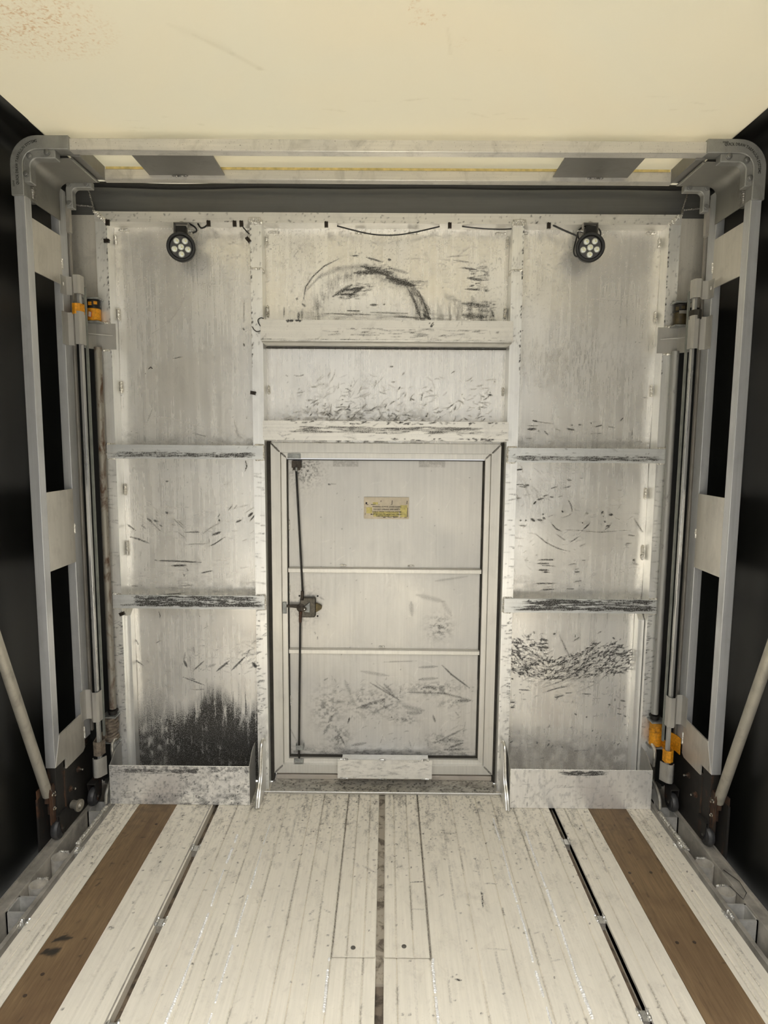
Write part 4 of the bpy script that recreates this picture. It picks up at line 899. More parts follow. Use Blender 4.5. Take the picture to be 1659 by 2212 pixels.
for (x, z) in ((-.18, .985), (.115, .985), (-.01, .621)): b.weld((x - .014, 2.688, z), (x + .014, 2.688, z), .004)
for (x, z) in ((-.414, 1.16), (-.414, .88), (-.414, .37), (.418, 1.13), (.418, .78), (.418, .45)): b.weld((x, 2.688, z - .025), (x, 2.688, z + .025), .0035)
b.build('weld_bead', A_WELD2, dr)
MB().box(-.4195, -.4155, 2.680, 2.692, .115, 1.443).box(.4165, .4235, 2.680, 2.692, .115, 1.443).box(-.4195, .4235, 2.680, 2.692, 1.4405, 1.4440).box(-.4195, .4235, 2.680, 2.692, .106, .118).build('door_gap', DARKGAP, dr)
# lock gear
ld = thing('lock_anchor', (0, 0, 0))
bpy.data.objects.remove(ld)
OILY = simple('oily_steel', (.055, .045, .035), .45, .6, .5, 60, .2)
ROD = simple('dark_lock_rod', (.035, .033, .03), .35, .7, .3, 40)
PLATEG = simple('grey_zinc_plate', (.30, .31, .30), .5, .5, .35, 60, .1)
MB().tube([(-.379, 2.668, 1.41), (-.354, 2.668, .856)], .0045, 10).build('lock_rod', ROD, dr)
MB().tube([(-.366, 2.668, .755), (-.376, 2.668, .128), (-.374, 2.664, .096)], [.0045, .0045, .0025], 10).build('lock_rod', ROD, dr)
MB().tube([(-.355, 2.664, .875), (-.357, 2.663, .835)], .007, 10).build('rod_socket', OILY, dr)
MB().tube([(-.363, 2.664, .785), (-.366, 2.666, .735)], [.008, .006], 10).build('rod_socket', RUSTED, dr)
b = MB().box(-.413, -.358, 2.658, 2.664, 1.447, 1.468).build('keeper_plate', PLATEG, dr)
b = MB().strip([(-.396, 2.690), (-.396, 2.664), (-.358, 2.664), (-.358, 2.690)], .003, 'z', 1.408, 1.438).box(-.392, -.362, 2.661, 2.676, 1.398, 1.408).build('rod_guide', OILY, dr, bevel=.001)
MB().lathe([(.007, 0), (.007, .016)], (-.377, 2.665, 1.394), (0, 0, 1), 10).build('rod_collar', PLATEG, dr)
b = MB().strip([(-.390, 2.690), (-.388, 2.662), (-.358, 2.662), (-.356, 2.690)], .003, 'z', .150, .172).build('rod_guide', PLATEG, dr, bevel=.001)
MB().box(-.397, -.355, 2.655, 2.662, .094, .112).build('keeper_plate', PLATEG, dr, bevel=.001)
# lock body: rounded case with cam, lever and side bolt
b = MB().prism([(-.366, .760), (-.366, .838), (-.361, .845), (-.303, .845), (-.298, .839), (-.298, .764), (-.304, .757), (-.360, .757)], 'y', 2.664, 2.690)
lk = b.build('lock_case', simple('scratched_lock_case', (.075, .068, .055), .35, .6, .5, 120, .2), dr, bevel=.003)
MB().prism([(-.299, .820), (-.280, .812), (-.272, .806), (-.273, .795), (-.282, .788), (-.299, .778)], 'y', 2.668, 2.690).build('lock_tongue', simple('brass_tongue', (.14, .11, .05), .45, .5, .5, 80), dr, bevel=.002)
MB().prism([(-.322, .828), (-.349, .805), (-.352, .792), (-.343, .783), (-.322, .781)], 'y', 2.655, 2.664).build('lock_lever', PLATEG, dr, bevel=.002)
MB().lathe([(.009, 0), (.009, .006), (.005, .006), (.005, .001)], (-.3445, 2.655, .7985), (0, -1, 0), 14).build('key_ring', OILY, dr)
MB().lathe([(.0035, 0), (.0035, .005), (.002, .007)], (-.3445, 2.653, .7985), (0, -1, 0), 10).build('key_pin', CHROME, dr)
MB().tube([(-.432, 2.662, .8085), (-.40, 2.668, .807), (-.366, 2.672, .804)], [.006, .007, .009], 10).lathe([(.019, 0), (.019, .006), (.012, .008)], (-.362, 2.668, .800), (0, -1, 0), 16).build('side_bolt', OILY, dr)
MB().box(-.440, -.4235, 2.655, 2.664, .776, .826).build('keeper_plate', PLATEG, dr, bevel=.001)
b = MB()
for (x, z) in ((-.3715, .847), (-.2915, .847), (-.372, .757), (-.2925, .757)): b.lathe([(.0045, 0), (.004, .003), (.002, .004)], (x, 2.690, z), (0, -1, 0), 10)
b.build('rivet', ROD, dr)

# ---- warning placard
pl = MB().box(-.0905, .1035, 2.6862, 2.6885, 1.190, 1.284)
STK = simple('peeling_placard', (.66, .58, .45), .6, 0, .12, 30)
pla = pl.build('placard', STK, org=(.006, 2.688, 1.190))
props(pla, 'peeling cream placard with faded yellow patches and worn black lettering on the small door', 'placard')
MB().box(-.080, -.055, 2.6855, 2.6863, 1.214, 1.240).box(.066, .096, 2.6855, 2.6863, 1.198, 1.250).box(-.05, .06, 2.6855, 2.6863, 1.2, 1.222).box(-.052, -.030, 2.6855, 2.6863, 1.252, 1.262).build('yellow_patch', simple('faded_yellow', (.62, .54, .20), .6, 0, .25, 60), pla)
b = MB()
rr = random.Random(3)
for (x0, x1, z0, z1) in ((-.084, -.076, 1.2535, 1.262), (-.079, -.071, 1.251, 1.2535), (-.060, -.038, 1.2512, 1.2535), (-.0425, -.0405, 1.2535, 1.259), (-.0275, -.0225, 1.2512, 1.2530), (-.019, -.0155, 1.264, 1.270), (.029, .0325, 1.252, 1.271), (.025, .030, 1.2512, 1.253), (.093, .0965, 1.255, 1.270), (.0955, .0985, 1.200, 1.240), (-.086, -.0835, 1.206, 1.216), (-.008, .004, 1.1955, 1.199), (.012, .030, 1.1965, 1.198), (.035, .056, 1.1965, 1.199), (.064, .072, 1.1965, 1.198), (.084, .097, 1.197, 1.1985)):
    b.prism([(x0, z0), (x1 - .001, z0 + .0005), (x1, z1 - .0008), (x0 + .001, z1)], 'y', 2.6848, 2.6857)
b.build('worn_print', simple('worn_black_print', (.03, .025, .03), .6), pla)

def text_mesh(body, size, mat, name, parent, mapf, xscale=1.0, depth=.0006, spacing=1.0):
    """letters as solid geometry; mapf(x, y) -> (world point, tangent, up, outward)"""
    cu = bpy.data.curves.new('letters', 'FONT'); cu.body = body; cu.size = size; cu.extrude = depth; cu.align_x = 'LEFT'; cu.space_character = spacing; cu.resolution_u = 2
    cu.offset = size * .012
    to = bpy.data.objects.new('letters', cu); COL.objects.link(to)
    dg = bpy.context.evaluated_depsgraph_get(); dg.update()
    me = bpy.data.meshes.new_from_object(to.evaluated_get(dg))
    bpy.data.objects.remove(to); bpy.data.curves.remove(cu)
    b = MB(); w = max(v.co.x for v in me.vertices)
    b.add([mapf(v.co.x * xscale, v.co.y, v.co.z, w * xscale) for v in me.vertices], [tuple(p.vertices) for p in me.polygons])
    bpy.data.meshes.remove(me)
    return b.build(name, mat, parent)
PRINT = simple('faded_black_print', (.07, .06, .035), .6, 0, .6, 400)
for (txt, xc, z, sz, xs) in (('WARNING: ALWAYS  LOCKS CLOSED', .008, 1.2400, .0085, .86), ('FOR EASY OPENING AND SAFETY', .008, 1.2285, .0090, .84), ('QUICK DRAW TARPAULIN SYSTEM', .008, 1.2175, .0090, .88), ('MUST BE USED TO MAINTAIN CARGO', .006, 1.2070, .0088, .90), ('TARP OR WHEEL LOADING', .010, 1.1995, .0080, .98)):
    text_mesh(txt, sz, PRINT, 'print_line', pla, lambda x, y, z_, w, xc=xc, z=z: (xc + x - w / 2, 2.6852 - z_, z + y), xs, .0004)

# ------------------------------------------------------------------ open metal bins at the foot of the headboard
def bin_(s):
    x0, x1 = ((-1.142, -.556) if s < 0 else (.531, 1.122))
    r = thing('storage_bin', ((x0 + x1) / 2, 2.54, 0), ['open aluminium bin with speckled black grime at the left foot of the headboard', 'clean brushed aluminium bin with a dark smear on its rim, at the right'][s > 0], 'bin', 'open bins at the foot of the headboard')
    cv = Canvas(x0, x1, .0015, .170, .003)
    if s < 0:
        cv.field(lambda U, V: .34 + 0 * U, 0, (.010, .010), (.52, .72), 4); cv.field(lambda U, V: .35 * (V < .05) + .22 * (U > -.85), 0, (.03, .02), (.40, .72), 4); cv.scatter(160, (x0, x1, .005, .14), (.003, .018), (.0015, .004), (.2, .6), .4, 1.0, 0, .4)
        cv.scatter(70, (x0 + .03, -.78, .138, .156), (.01, .06), (.002, .005), (.3, .8), 0, .05); cv.field(lambda U, V: .45 * (V > .145), 0, (.01, .01), (.4, .62))
    else:
        cv.scatter(60, (.74, .92, .148, .166), (.01, .05), (.002, .006), (.3, .8), 0, .12); cv.scatter(30, (x0, x1, .01, .16), (.004, .03), (.001, .003), (.2, .6), .2, .5)
        cv.stroke([.605, .14, .606, .08, .604, .055], .002, .7); cv.stroke([.605, .03, .605, .005], .003, .8); cv.scatter(10, (.73, .95, .09, .11), (.02, .08), (.001, .003), (.15, .35), 0, .1)
        cv.field(lambda U, V: .22 + 0 * U, 0, (.01, .02), (.55, .75))
    grid_plate('front_panel', cv, 'xz', 2.476, 2.479, A_BIN, r)
    for x in (x0, x1):
        sx = x + (.0028 if x == x0 else -.0028)
        MB().prism([(2.477, .001), (2.477, .170), (2.50, .182), (2.53, .205), (2.56, .214), (2.598, .216), (2.598, .001)], 'x', x, sx).build('side_panel', A_BINS, r)
    MB().box(x0 + .003, x1 - .003, 2.479, 2.598, .001, .004).build('bottom_panel', A_BINS, r)
    MB().tube([(x0, 2.4775, .1705), (x1, 2.4775, .1705)], .0016, 6).tube([(x0 + .001, 2.477, .002), (x0 + .001, 2.477, .170)], .0016, 6).build('rim', A_WELD2, r)
    b = MB()
    xo = x0 + .04 if s < 0 else x1 - .04
    return r
for s in (-1, 1): bin_(s)

# bent bars that guard the bins, standing on the deck
def guard(x, pts, lab, w=.006, plate=True, tilt=0.0):
    r = thing('guard_bar', (x, pts[-1][0], pts[-1][1]), lab, 'guard bar', 'bent guard bars beside the bins')
    n = len(pts)
    b = MB(); b.tube([(x + tilt * (i / (n - 1)), y, z) for i, (y, z) in enumerate(pts)], .0065, 10); b.build('bar', A_WELDR2, r)
    if plate:
        poly = [(y + .002, z) for (y, z) in pts] + [(2.598, pts[-1][1] + .001), (2.598, pts[0][1])]
        MB().prism(poly, 'x', x - .003, x + .003).build('web_plate', A_POST, r)
    return r
A_WELDR2 = simple('bright_bar', (.68, .66, .60), .32, .8, .2, 90, .15)
def smooth(pts, k=3):
    for _ in range(k):
        q = [pts[0]]
        for a, b in zip(pts, pts[1:]): q += [(a[0] * .75 + b[0] * .25, a[1] * .75 + b[1] * .25), (a[0] * .25 + b[0] * .75, a[1] * .25 + b[1] * .75)]
        pts = q + [pts[-1]]
    return pts
for s, lab in ((-1, 'bright bent guard bar between the left bin and the small door'), (1, 'bright bent guard bar between the small door and the right bin')):
    p = smooth([(2.590, .232), (2.565, .250), (2.535, .235), (2.525, .16), (2.515, .10), (2.465, .055), (2.447, .006)])
    guard(s * .514, p, lab, tilt=s * .010)
for s, w in ((-1, 'left'), (1, 'right')):
    p = smooth([(2.592, .235), (2.55, .250), (2.525, .225), (2.535, .16)])
    guard(s * 1.150, p, 'small curved guard bar behind the outer corner of the %s bin, at its rim' % w)
    p = smooth([(2.56, .085), (2.52, .080), (2.475, .050), (2.468, .006)])
    guard(s * 1.158, p, 'small curved guard bar outside the %s bin, down at the side rail' % w)

# ------------------------------------------------------------------ work lights
def lamp(x, z, turn, lab):
    r = thing('work_light', (x, 2.60, z), lab, 'work light', 'round work lights under the header')
    R = .052; ax = Vector((turn, -1, -.12)).normalized(); o = Vector((x, 2.575, z)); t = Vector((1, 0, 0)); u = (t - ax * t.dot(ax)).normalized(); v = ax.cross(u).normalized()
    if v.z < 0: v = -v
    P = lambda a, b_, c: o + u * a + v * b_ + ax * c
    b = MB(); prof = [(R * .62, -.034), (R * .80, -.030)]
    for k in range(4): prof += [(R * .98, -.026 + k * .008), (R * .98, -.022 + k * .008), (R * .84, -.021 + k * .008), (R * .84, -.0185 + k * .008)]
    prof += [(R * 1.04, .010), (R * 1.06, .024), (R * 1.0, .028), (R * .86, .028), (R * .78, .019)]
    b.lathe(prof, o, ax, 40); b.build('housing', BLACKPL, r)
    MB().lathe([(R * .80, 0), (R * .80, .0195)], o, ax, 40).build('face', LAMPFACE, r)
    lens = [(0, 0)] + [(math.cos(math.radians(a)) * R * .52, math.sin(math.radians(a)) * R * .52) for a in (126, 54, 198, 342, 270)]
    for (a, c) in lens:
        b = MB(); b.lathe([(.0120, 0), (.0120, .003), (.0095, .0055), (.003, .0062)], P(a, c, .0195), ax, 18); q = b.build('lens', LENS, r)
        MB().lathe([(.003, 0), (.003, .0012)], P(a + .003, c - .001, .0252), ax, 8).build('chip', LENSY, q)
    # foot and bracket
    b = MB(); b.box(x - .020, x + .020, 2.566, 2.600, z + R * .85, z + R + .030); b.build('neck', BLACKPL, r, bevel=.002)
    b = MB().strip([(x - .028, z + R + .004), (x - .028, z + R + .043), (x + .028, z + R + .043), (x + .028, z + R + .004)], .003, 'y', 2.570, 2.596).build('bracket', LAMPBR, r)
    MB().lathe([(.006, 0), (.006, .006), (.0035, .006), (.0035, .020)], (x + (.028 if turn > 0 else -.028), 2.583, z + R + .015), (1 if turn > 0 else -1, 0, 0), 10).build('bolt', CHROME, r)
    MB().lathe([(.012, 0), (.009, .006)], (x, 2.585, z + R + .043), (0, 0, 1), 12).build('mount_bolt', A_WELDD, r)
    return r
LAMPBR = simple('bracket_steel', (.28, .27, .25), .35, .7, .2)
lamp(-.811, 2.276, .22, 'black round work light with six clear lenses under the header, the left one')
lamp(.799, 2.284, -.22, 'black round work light with six clear lenses and a looped cable, the right one')

def cable(pts, r, name, lab, cat='cable', mat=RUBBER, k=2):
    P = [Vector(p) for p in pts]
    for _ in range(k):
        q = [P[0]]
        for a, b in zip(P, P[1:]): q += [a * .75 + b * .25, a * .25 + b * .75]
        P = q + [P[-1]]
    o = MB().tube(P, r, 8).build(name, mat); props(o, lab, cat); return o
cable([(-.20, 2.625, 2.379), (-.14, 2.618, 2.362), (-.08, 2.615, 2.347), (-.02, 2.613, 2.340), (.05, 2.613, 2.342), (.12, 2.615, 2.355), (.21, 2.625, 2.379)], .0028, 'cable', 'black cable sagging under the middle of the header rail')
cable([(.30, 2.625, 2.380), (.38, 2.62, 2.370), (.46, 2.62, 2.368), (.498, 2.625, 2.372)], .0026, 'cable', 'thin black cable drooping beside the right middle post, under the header')
cable([(.66, 2.61, 2.382), (.70, 2.60, 2.360), (.735, 2.59, 2.342), (.752, 2.59, 2.335)], .0036, 'cable', 'black cable slanting down to the right work light')
cable([(.752, 2.590, 2.335), (.744, 2.588, 2.305), (.738, 2.586, 2.275), (.746, 2.585, 2.255), (.765, 2.585, 2.256)], .0030, 'cable', 'black cable hanging in a loop at the left of the right work light')
cable([(.775, 2.606, 2.31), (.752, 2.603, 2.350), (.775, 2.605, 2.375), (.80, 2.61, 2.38)], .0032, 'cable', 'black cable rising over the left shoulder of the right work light')
cable([(.80, 2.606, 2.378), (.835, 2.603, 2.375), (.852, 2.602, 2.350), (.838, 2.602, 2.325)], .0032, 'cable', 'black cable curling over the right shoulder of the right work light')
cable([(-.79, 2.612, 2.380), (-.765, 2.605, 2.366), (-.755, 2.605, 2.350), (-.775, 2.605, 2.342)], .0034, 'cable', 'black cable end tucked behind the bracket of the left work light')
cable([(-.755, 2.612, 2.380), (-.742, 2.603, 2.360), (-.728, 2.603, 2.362), (-.712, 2.612, 2.380)], .0034, 'cable', 'black cable kink hanging between the left work light and the first clip')
cable([(-.578, 2.602, 2.372), (-.565, 2.600, 2.355), (-.548, 2.600, 2.338)], .0024, 'cable', 'thin black cable slanting from the clips down to the left middle post')
cable([(-.495, 2.600, 2.012), (-.507, 2.594, 2.014), (-.518, 2.590, 2.004), (-.514, 2.590, 1.990), (-.503, 2.592, 1.975)], .0018, 'wire_hook', 'black wire hook curling round the left end of the upper cross beam', 'hook')
cable([(-.541, 2.592, 1.978), (-.530, 2.588, 1.962), (-.518, 2.588, 1.957), (-.502, 2.590, 1.963)], .0018, 'wire_hook', 'black wire tail beside the left end of the upper cross beam', 'hook')

def clip(loc, rot, lab, group='black clips on the headboard'):
    b = MB(); x, y, z = 0, 0, 0
    b.strip([(-.0055, -.011), (-.006, .0105), (-.003, .012), (.003, .0095), (.006, .012), (.0065, -.010)], .0020, 'y', -.004, .006)
    b.box(-.005, .005, -.003, .005, -.010, .009)
    o = b.build('cable_clip', DARKCLIP, org=(0, 0, 0)); o.location = loc; o.rotation_euler = (0, rot, 0); props(o, lab, 'clip', group); return o
DARKCLIP = simple('dark_brown_clip', (.030, .022, .016), .4, .4, .2)
c0 = clip((-.708, 2.596, 2.375), 0, 'dark cable clip on the header, first one right of the left work light')
for loc, rot, lab in (((-.605, 2.596, 2.375), 0, 'dark cable clip on the header, left one of the pair near the left middle post'), ((-.578, 2.596, 2.375), 0, 'dark cable clip on the header, right one of the pair near the left middle post'),
                      ((-.241, 2.596, 2.374), 0, 'dark cable clip on the header, left of the sagging cable'), ((.248, 2.596, 2.373), 0, 'dark cable clip on the header, right of the sagging cable'),
                      ((.640, 2.596, 2.375), 0, 'dark cable clip on the header, left of the right work light'), ((-1.109, 2.594, 2.376), .1, 'dark clip in the top left corner of the headboard frame'),
                      ((-1.116, 2.594, 2.307), 1.57, 'dark clip on the left outer post, just below the top corner'), ((-.551, 2.594, 2.314), -.7, 'tilted dark clip on the edge of the left middle post'),
                      ((-.542, 2.594, 1.715), 1.75, 'dark clip on the left middle post, level with the middle sheet'), ((-1.114, 2.594, .786), 1.2, 'dark clip on the left outer post under the lower slat')):
    o = c0.copy(); COL.objects.link(o); o.location = loc; o.rotation_euler = (0, rot, 0); o['label'] = lab; ORG[o.name] = Vector(loc)
# ------------------------------------------------------------------ tarp bows
def ring_path(x_side, z0, z1, r, xin):
    """side leg up, rounded corner, run inwards"""
    return [(x_side, z0)] + arc(x_side - r, z1 - r, r, 0, 90, 10) + [(xin, z1)]

def band_poly(xo, zo, ro, xi, zi, ri, z0, xin):
    a = ring_path(xo, z0, zo, ro, xin); b = ring_path(xi, z0, zi, ri, xin)
    return a + b[::-1]

bow = thing('tarp_bow', (0, 2.37, 0), 'wide double aluminium tarp bow round the headboard, with plated legs and caster feet', 'tarp bow')
MB().box(-1.080, 1.080, 2.230, 2.268, 2.489, 2.528).build('front_beam', A_BOWBEAM, bow, bevel=.0025)
MB().box(-1.060, 1.060, 2.450, 2.487, 2.484, 2.520).build('rear_beam', A_BOWBEAM, bow, bevel=.0025)
for (x0, x1) in ((-.884, -.603), (.613, .889)):
    MB().box(x0, x1, 2.262, 2.458, 2.4985, 2.5025).build('tie_plate', A_DARKPL, bow)
MB().weld((-.80, 2.45, 2.4965), (-.74, 2.45, 2.4965), .004).weld((.74, 2.45, 2.4965), (.80, 2.45, 2.4965), .004).build('weld_bead', A_WELDD, bow)

YTAPE = simple('yellowed_tape', (.62, .50, .20), .5, 0, .3, 40)
MB().box(-1.045, 1.045, 2.447, 2.450, 2.519, 2.527).build('edge_tape', YTAPE, bow)

def char_path(s, d, off):
    """point d metres along the casting centre line (from its lower end), offset inward by off; mirrored for s"""
    xs, z0, R = 1.250 - off, 2.350, .085 - off
    cx, cz = 1.250 - .085, 2.5185 - .085
    L1 = cz - z0; L2 = R0 * math.pi / 2
    if d < L1: return (xs, z0 + d), (0, 1)
    if d < L1 + L2:
        a = (d - L1) / R0; return (cx + R * math.cos(a), cz + R * math.sin(a)), (-math.sin(a), math.cos(a))
    return (cx - (d - L1 - L2), cz + R), (-1, 0)
R0 = .078

for s in (-1, 1):
    mir = lambda P: [(s * p[0], p[1]) for p in P]
    # legs
    MB().box(s * 1.2655, s * 1.229, 2.227, 2.267, .292, 2.36).build('front_leg', A_BOW, bow, bevel=.0018)
    MB().box(s * 1.262, s * 1.229, 2.455, 2.510, .292, 2.46).build('rear_leg', A_BOW, bow, bevel=.0018)
    MB().box(s * 1.246, s * 1.226, 2.523, 2.536, .30, 2.45).build('track_strip', A_TRACK, bow)
    for (z0, z1, y1) in ((2.103, 2.282, 2.456), (1.036, 1.328, 2.456)):
        MB().box(s * 1.2335, s * 1.2285, 2.266, y1, z0, z1).build('leg_plate', A_PLATE, bow)
    MB().prism([(2.230, .294), (2.305, .294), (2.305, .250), (2.440, .250), (2.456, .262), (2.456, .412), (2.266, .405)], 'x', s * 1.2335, s * 1.2275).build('leg_plate', A_PLATE, bow)
    # bent corner sheet between the two hoops
    P = mir([(1.229, 2.338)] + arc(1.229 - .040, 2.474 - .040, .040, 0, 90, 8) + [(1.075, 2.476)])
    MB().strip(P, .0035, 'y', 2.262, 2.460).build('corner_sheet', A_DARKPL2, bow, smooth=60)
    MB().box(s * 1.082, s * 1.0785, 2.262, 2.450, 2.472, 2.4795).build('sheet_edge', A_WELD, bow)
    MB().box(s * 1.085, s * 1.050, 2.262, 2.455, 2.482, 2.530).build('side_tie', A_DARKPL, bow, bevel=.002)
    # front corner casting
    poly = mir(band_poly(1.271, 2.5335, .095, 1.2275, 2.4885, .052, 2.340, 1.070))
    cst = MB().prism(poly, 'y', 2.2215, 2.2735).build('corner_casting', A_CAST, bow, bevel=.0025, smooth=50)
    poly = mir(band_poly(1.230, 2.490, .050, 1.205, 2.462, .026, 2.385, 1.118))
    MB().prism(poly, 'y', 2.228, 2.262).build('inner_web', A_CAST, cst, bevel=.003, smooth=50)
    MB().box(s * 1.24, s * 1.222, 2.2735, 2.292, 2.335, 2.42).weld((s * 1.2255, 2.271, 2.345), (s * 1.2255, 2.271, 2.395), .005).build('casting_lip', A_WELDD, cst)
    for (bx, bz) in ((1.205, 2.468), (1.145, 2.479), (1.219, 2.411)):
        MB().lathe([(.0105, 0), (.0105, .003), (.008, .0035), (.008, .007), (.006, .008)], (s * bx, 2.227, bz), (0, -1, 0), 12).build('bolt', A_BOLT, cst)
    # raised lettering that follows the casting
    cz = 2.5185 - .085; L1 = cz - 2.350; L2 = R0 * math.pi / 2
    def mp(x, y, z_, w, s=s):
        d = (x + .024) if s < 0 else (L1 + L2 + .040 - .0 - x + 0.0)
        if s < 0:
            (px, pz), (tx, tz) = char_path(s, d, 0)
            nx, nz = tz, -tx        # outward from the bow
            X = -(px + nx * (y - .007)); Z = pz + nz * (y - .007)
        else:
            (px, pz), (tx, tz) = char_path(s, d, 0)
            nx, nz = tz, -tx
            X = px + nx * (y - .007); Z = pz + nz * (y - .007)
        return (X, 2.2212 - z_, Z)
    text_mesh('QUICK DRAW TARPAULIN SYSTEMS', .0125, A_LETTER, 'raised_lettering', cst, mp, .80 * .262 / .262, .0009, 1.08)
    text_mesh('22543', .008, A_LETTER, 'cast_number', cst, (lambda x, y, z_, w: (-1.262 - (-.0) - y * 1.0 + .004, 2.2212 - z_, 2.368 + x)) if s < 0 else (lambda x, y, z_, w: (1.118 + x, 2.2212 - z_, 2.5195 + y * 1.0)), 1.0, .0006)
    # rear corner bracket
    poly = mir(band_poly(1.205, 2.482, .030, 1.180, 2.457, .018, 2.385, 1.108))
    rc = MB().prism(poly, 'y', 2.462, 2.490).build('corner_bracket', A_CAST, bow, bevel=.003, smooth=50)
    for (bx, bz) in ((1.1915, 2.468), (1.126, 2.470), (1.192, 2.402)):
        MB().lathe([(.0095, 0), (.0095, .003), (.006, .004), (.006, .006)], (s * bx, 2.462, bz), (0, -1, 0), 12).build('bolt', A_BOLT, rc)
    MB().box(s * 1.212, s * 1.200, 2.470, 2.490, 2.300, 2.40).build('rear_lip', A_TRACK, bow)
    # welds on the plates
    b = MB()
    for (z0, z1) in ((2.16, 2.20), (2.10, 2.115), (1.15, 1.19), (.30, .35)): b.weld((s * 1.2275, 2.457, z0), (s * 1.2275, 2.457, z1), .0035)
    b.build('weld_bead', A_WELD2, bow)
    # steel feet
    ft = MB().box(s * 1.262, s * 1.231, 2.231, 2.290, .040, .292).build('foot_post', RUSTY, bow, bevel=.001)
    MB().box(s * 1.2375, s * 1.2335, 2.285, 2.53, -.02, .26).build('skirt_plate', STEEL_BLACK, bow)
    MB().box(s * 1.256, s * 1.238, 2.455, 2.500, .045, .292).build('foot_post', RUSTED, bow, bevel=.001)
    MB().box(s * 1.233, s * 1.2285, 2.286, 2.294, .045, .25).build('rust_edge', RUSTED, bow)
    MB().box(s * 1.276, s * 1.268, 2.170, 2.260, -.10, .20).build('outer_skirt', RUSTY, bow)
    for (wy, wr_, wx) in ((2.258, .040, 1.240), (2.480, .038, 1.207)):
        fk = MB().prism([(wy - .030, .10), (wy + .030, .10), (wy + .022, .030), (wy + .006, .016), (wy - .010, .018), (wy - .024, .05)], 'x', s * (wx - .0175), s * (wx - .0145))
        fk.prism([(wy - .030, .10), (wy + .030, .10), (wy + .022, .030), (wy - .014, .018)], 'x', s * (wx + .0145), s * (wx + .0175))
        fk.box(s * (wx - .0175), s * (wx + .0175), wy - .030, wy + .030, .098, .104)
        f = fk.build('caster_fork', RUSTY, bow)
        prof = [(.008, -.013), (wr_ * .62, -.0125), (wr_ * .66, -.011), (wr_ * .90, -.012), (wr_, -.006), (wr_, .006), (wr_ * .90, .012), (wr_ * .66, .011), (wr_ * .62, .0125), (.008, .013)]
        wh = MB().lathe(prof, (s * wx, wy - .010, wr_ + .001), (1, 0, 0), 36).build('caster_wheel', WHEEL, bow, smooth=50)
        MB().lathe([(.006, -.02), (.006, .02)], (s * wx, wy - .010, wr_ + .001), (1, 0, 0), 12).build('axle', CHROME, wh)
    # strut socket with pin and bolt
    so = MB().strip([(s * 1.272, 2.172), (s * 1.272, 2.232), (s * 1.240, 2.232), (s * 1.236, 2.205)], .004, 'z', .105, .232).box(s * 1.240, s * 1.236, 2.195, 2.232, .085, .225).build('strut_socket', RUSTED, bow)
    MB().lathe([(.007, 0), (.007, .004), (.004, .006), (.004, .014)], (s * 1.2360, 2.212, .198), (-s, -.3, 0), 10).build('pin', CHROME, so)
    MB().tube([(s * 1.222, 2.209, .198), (s * 1.219, 2.200, .205), (s * 1.213, 2.192, .216), (s * 1.216, 2.196, .220), (s * 1.222, 2.205, .209)], .0012, 6).build('cotter_pin', CHROME, so)
    MB().lathe([(.007, 0), (.007, .004), (.0045, .005), (.0045, .010)], (s * 1.2360, 2.214, .142), (-s, -.2, 0), 10).build('bolt', CHROME, so)
    for (by, bz) in ((2.40, .195), (2.335, .150)):
        MB().lathe([(.012, 0), (.012, .002), (.0075, .003), (.0075, .010)], (s * 1.2335, by, bz), (-s, 0, 0), 12).build('bolt', RUSTED, bow)
        MB().lathe([(.0045, .010), (.0045, .020), (.003, .022)], (s * 1.2335, by, bz), (-s, 0, 0), 10).build('bolt_tip', CHROME, bow)
# flanged guide roller on the left foot only
MB().lathe([(.012, -.022), (.016, -.020), (.016, .006), (.0235, .008), (.0235, .016), (.012, .017), (.006, .024)], (-1.206, 2.325, .088), (1, -.25, 0), 24).build('guide_roller', simple('worn_roller', (.30, .28, .24), .45, .6, .2, 40), bow)

# plainer bows further back along the trailer
def back_bow(y, lab):
    r = thing('tarp_bow', (0, y, 0), lab, 'tarp bow')
    MB().box(-1.10, 1.10, y - .020, y + .020, 2.500, 2.545).build('beam', A_BOWBEAM, r, bevel=.002)
    for s in (-1, 1):
        MB().box(s * 1.2655, s * 1.229, y - .020, y + .020, .04, 2.40).build('leg', A_BOW, r, bevel=.002)
        poly = [(s * p[0], p[1]) for p in band_poly(1.271, 2.552, .095, 1.2275, 2.498, .052, 2.380, 1.090)]
        MB().prism(poly, 'y', y - .025, y + .025).build('corner_casting', A_CAST, r, smooth=50)
        MB().lathe([(.010, -.012), (.036, -.010), (.036, .010), (.010, .012)], (s * 1.244, y, .037), (1, 0, 0), 24).build('caster_wheel', WHEEL, r)
    return r
back_bow(1.36, 'single aluminium tarp bow nearest behind the plated bow')
back_bow(.02, 'single aluminium tarp bow, second behind the plated bow')
back_bow(-1.40, 'single aluminium tarp bow, last one towards the open rear')

# slanting struts
for s, w in ((-1, 'left'), (1, 'right')):
    r = thing('brace_strut', (s * 1.262, 2.205, .205), 'grey round brace tube slanting up along the black %s tarp from the bow foot' % w, 'brace tube', 'slanting brace tubes')
    a = Vector((s * 1.254, 2.212, .196)); bb = Vector((s * 1.254, 1.455, 2.30))
    MB().tube([a, bb], .0182, 22).build('tube', STRUT, r)
    MB().box(s * 1.262, s * 1.246, 2.203, 2.219, .165, .205).build('tongue', RUSTED, r)
    MB().box(s * 1.262, s * 1.246, 1.385, 1.46, 2.28, 2.33).build('top_clamp', A_CAST, r)

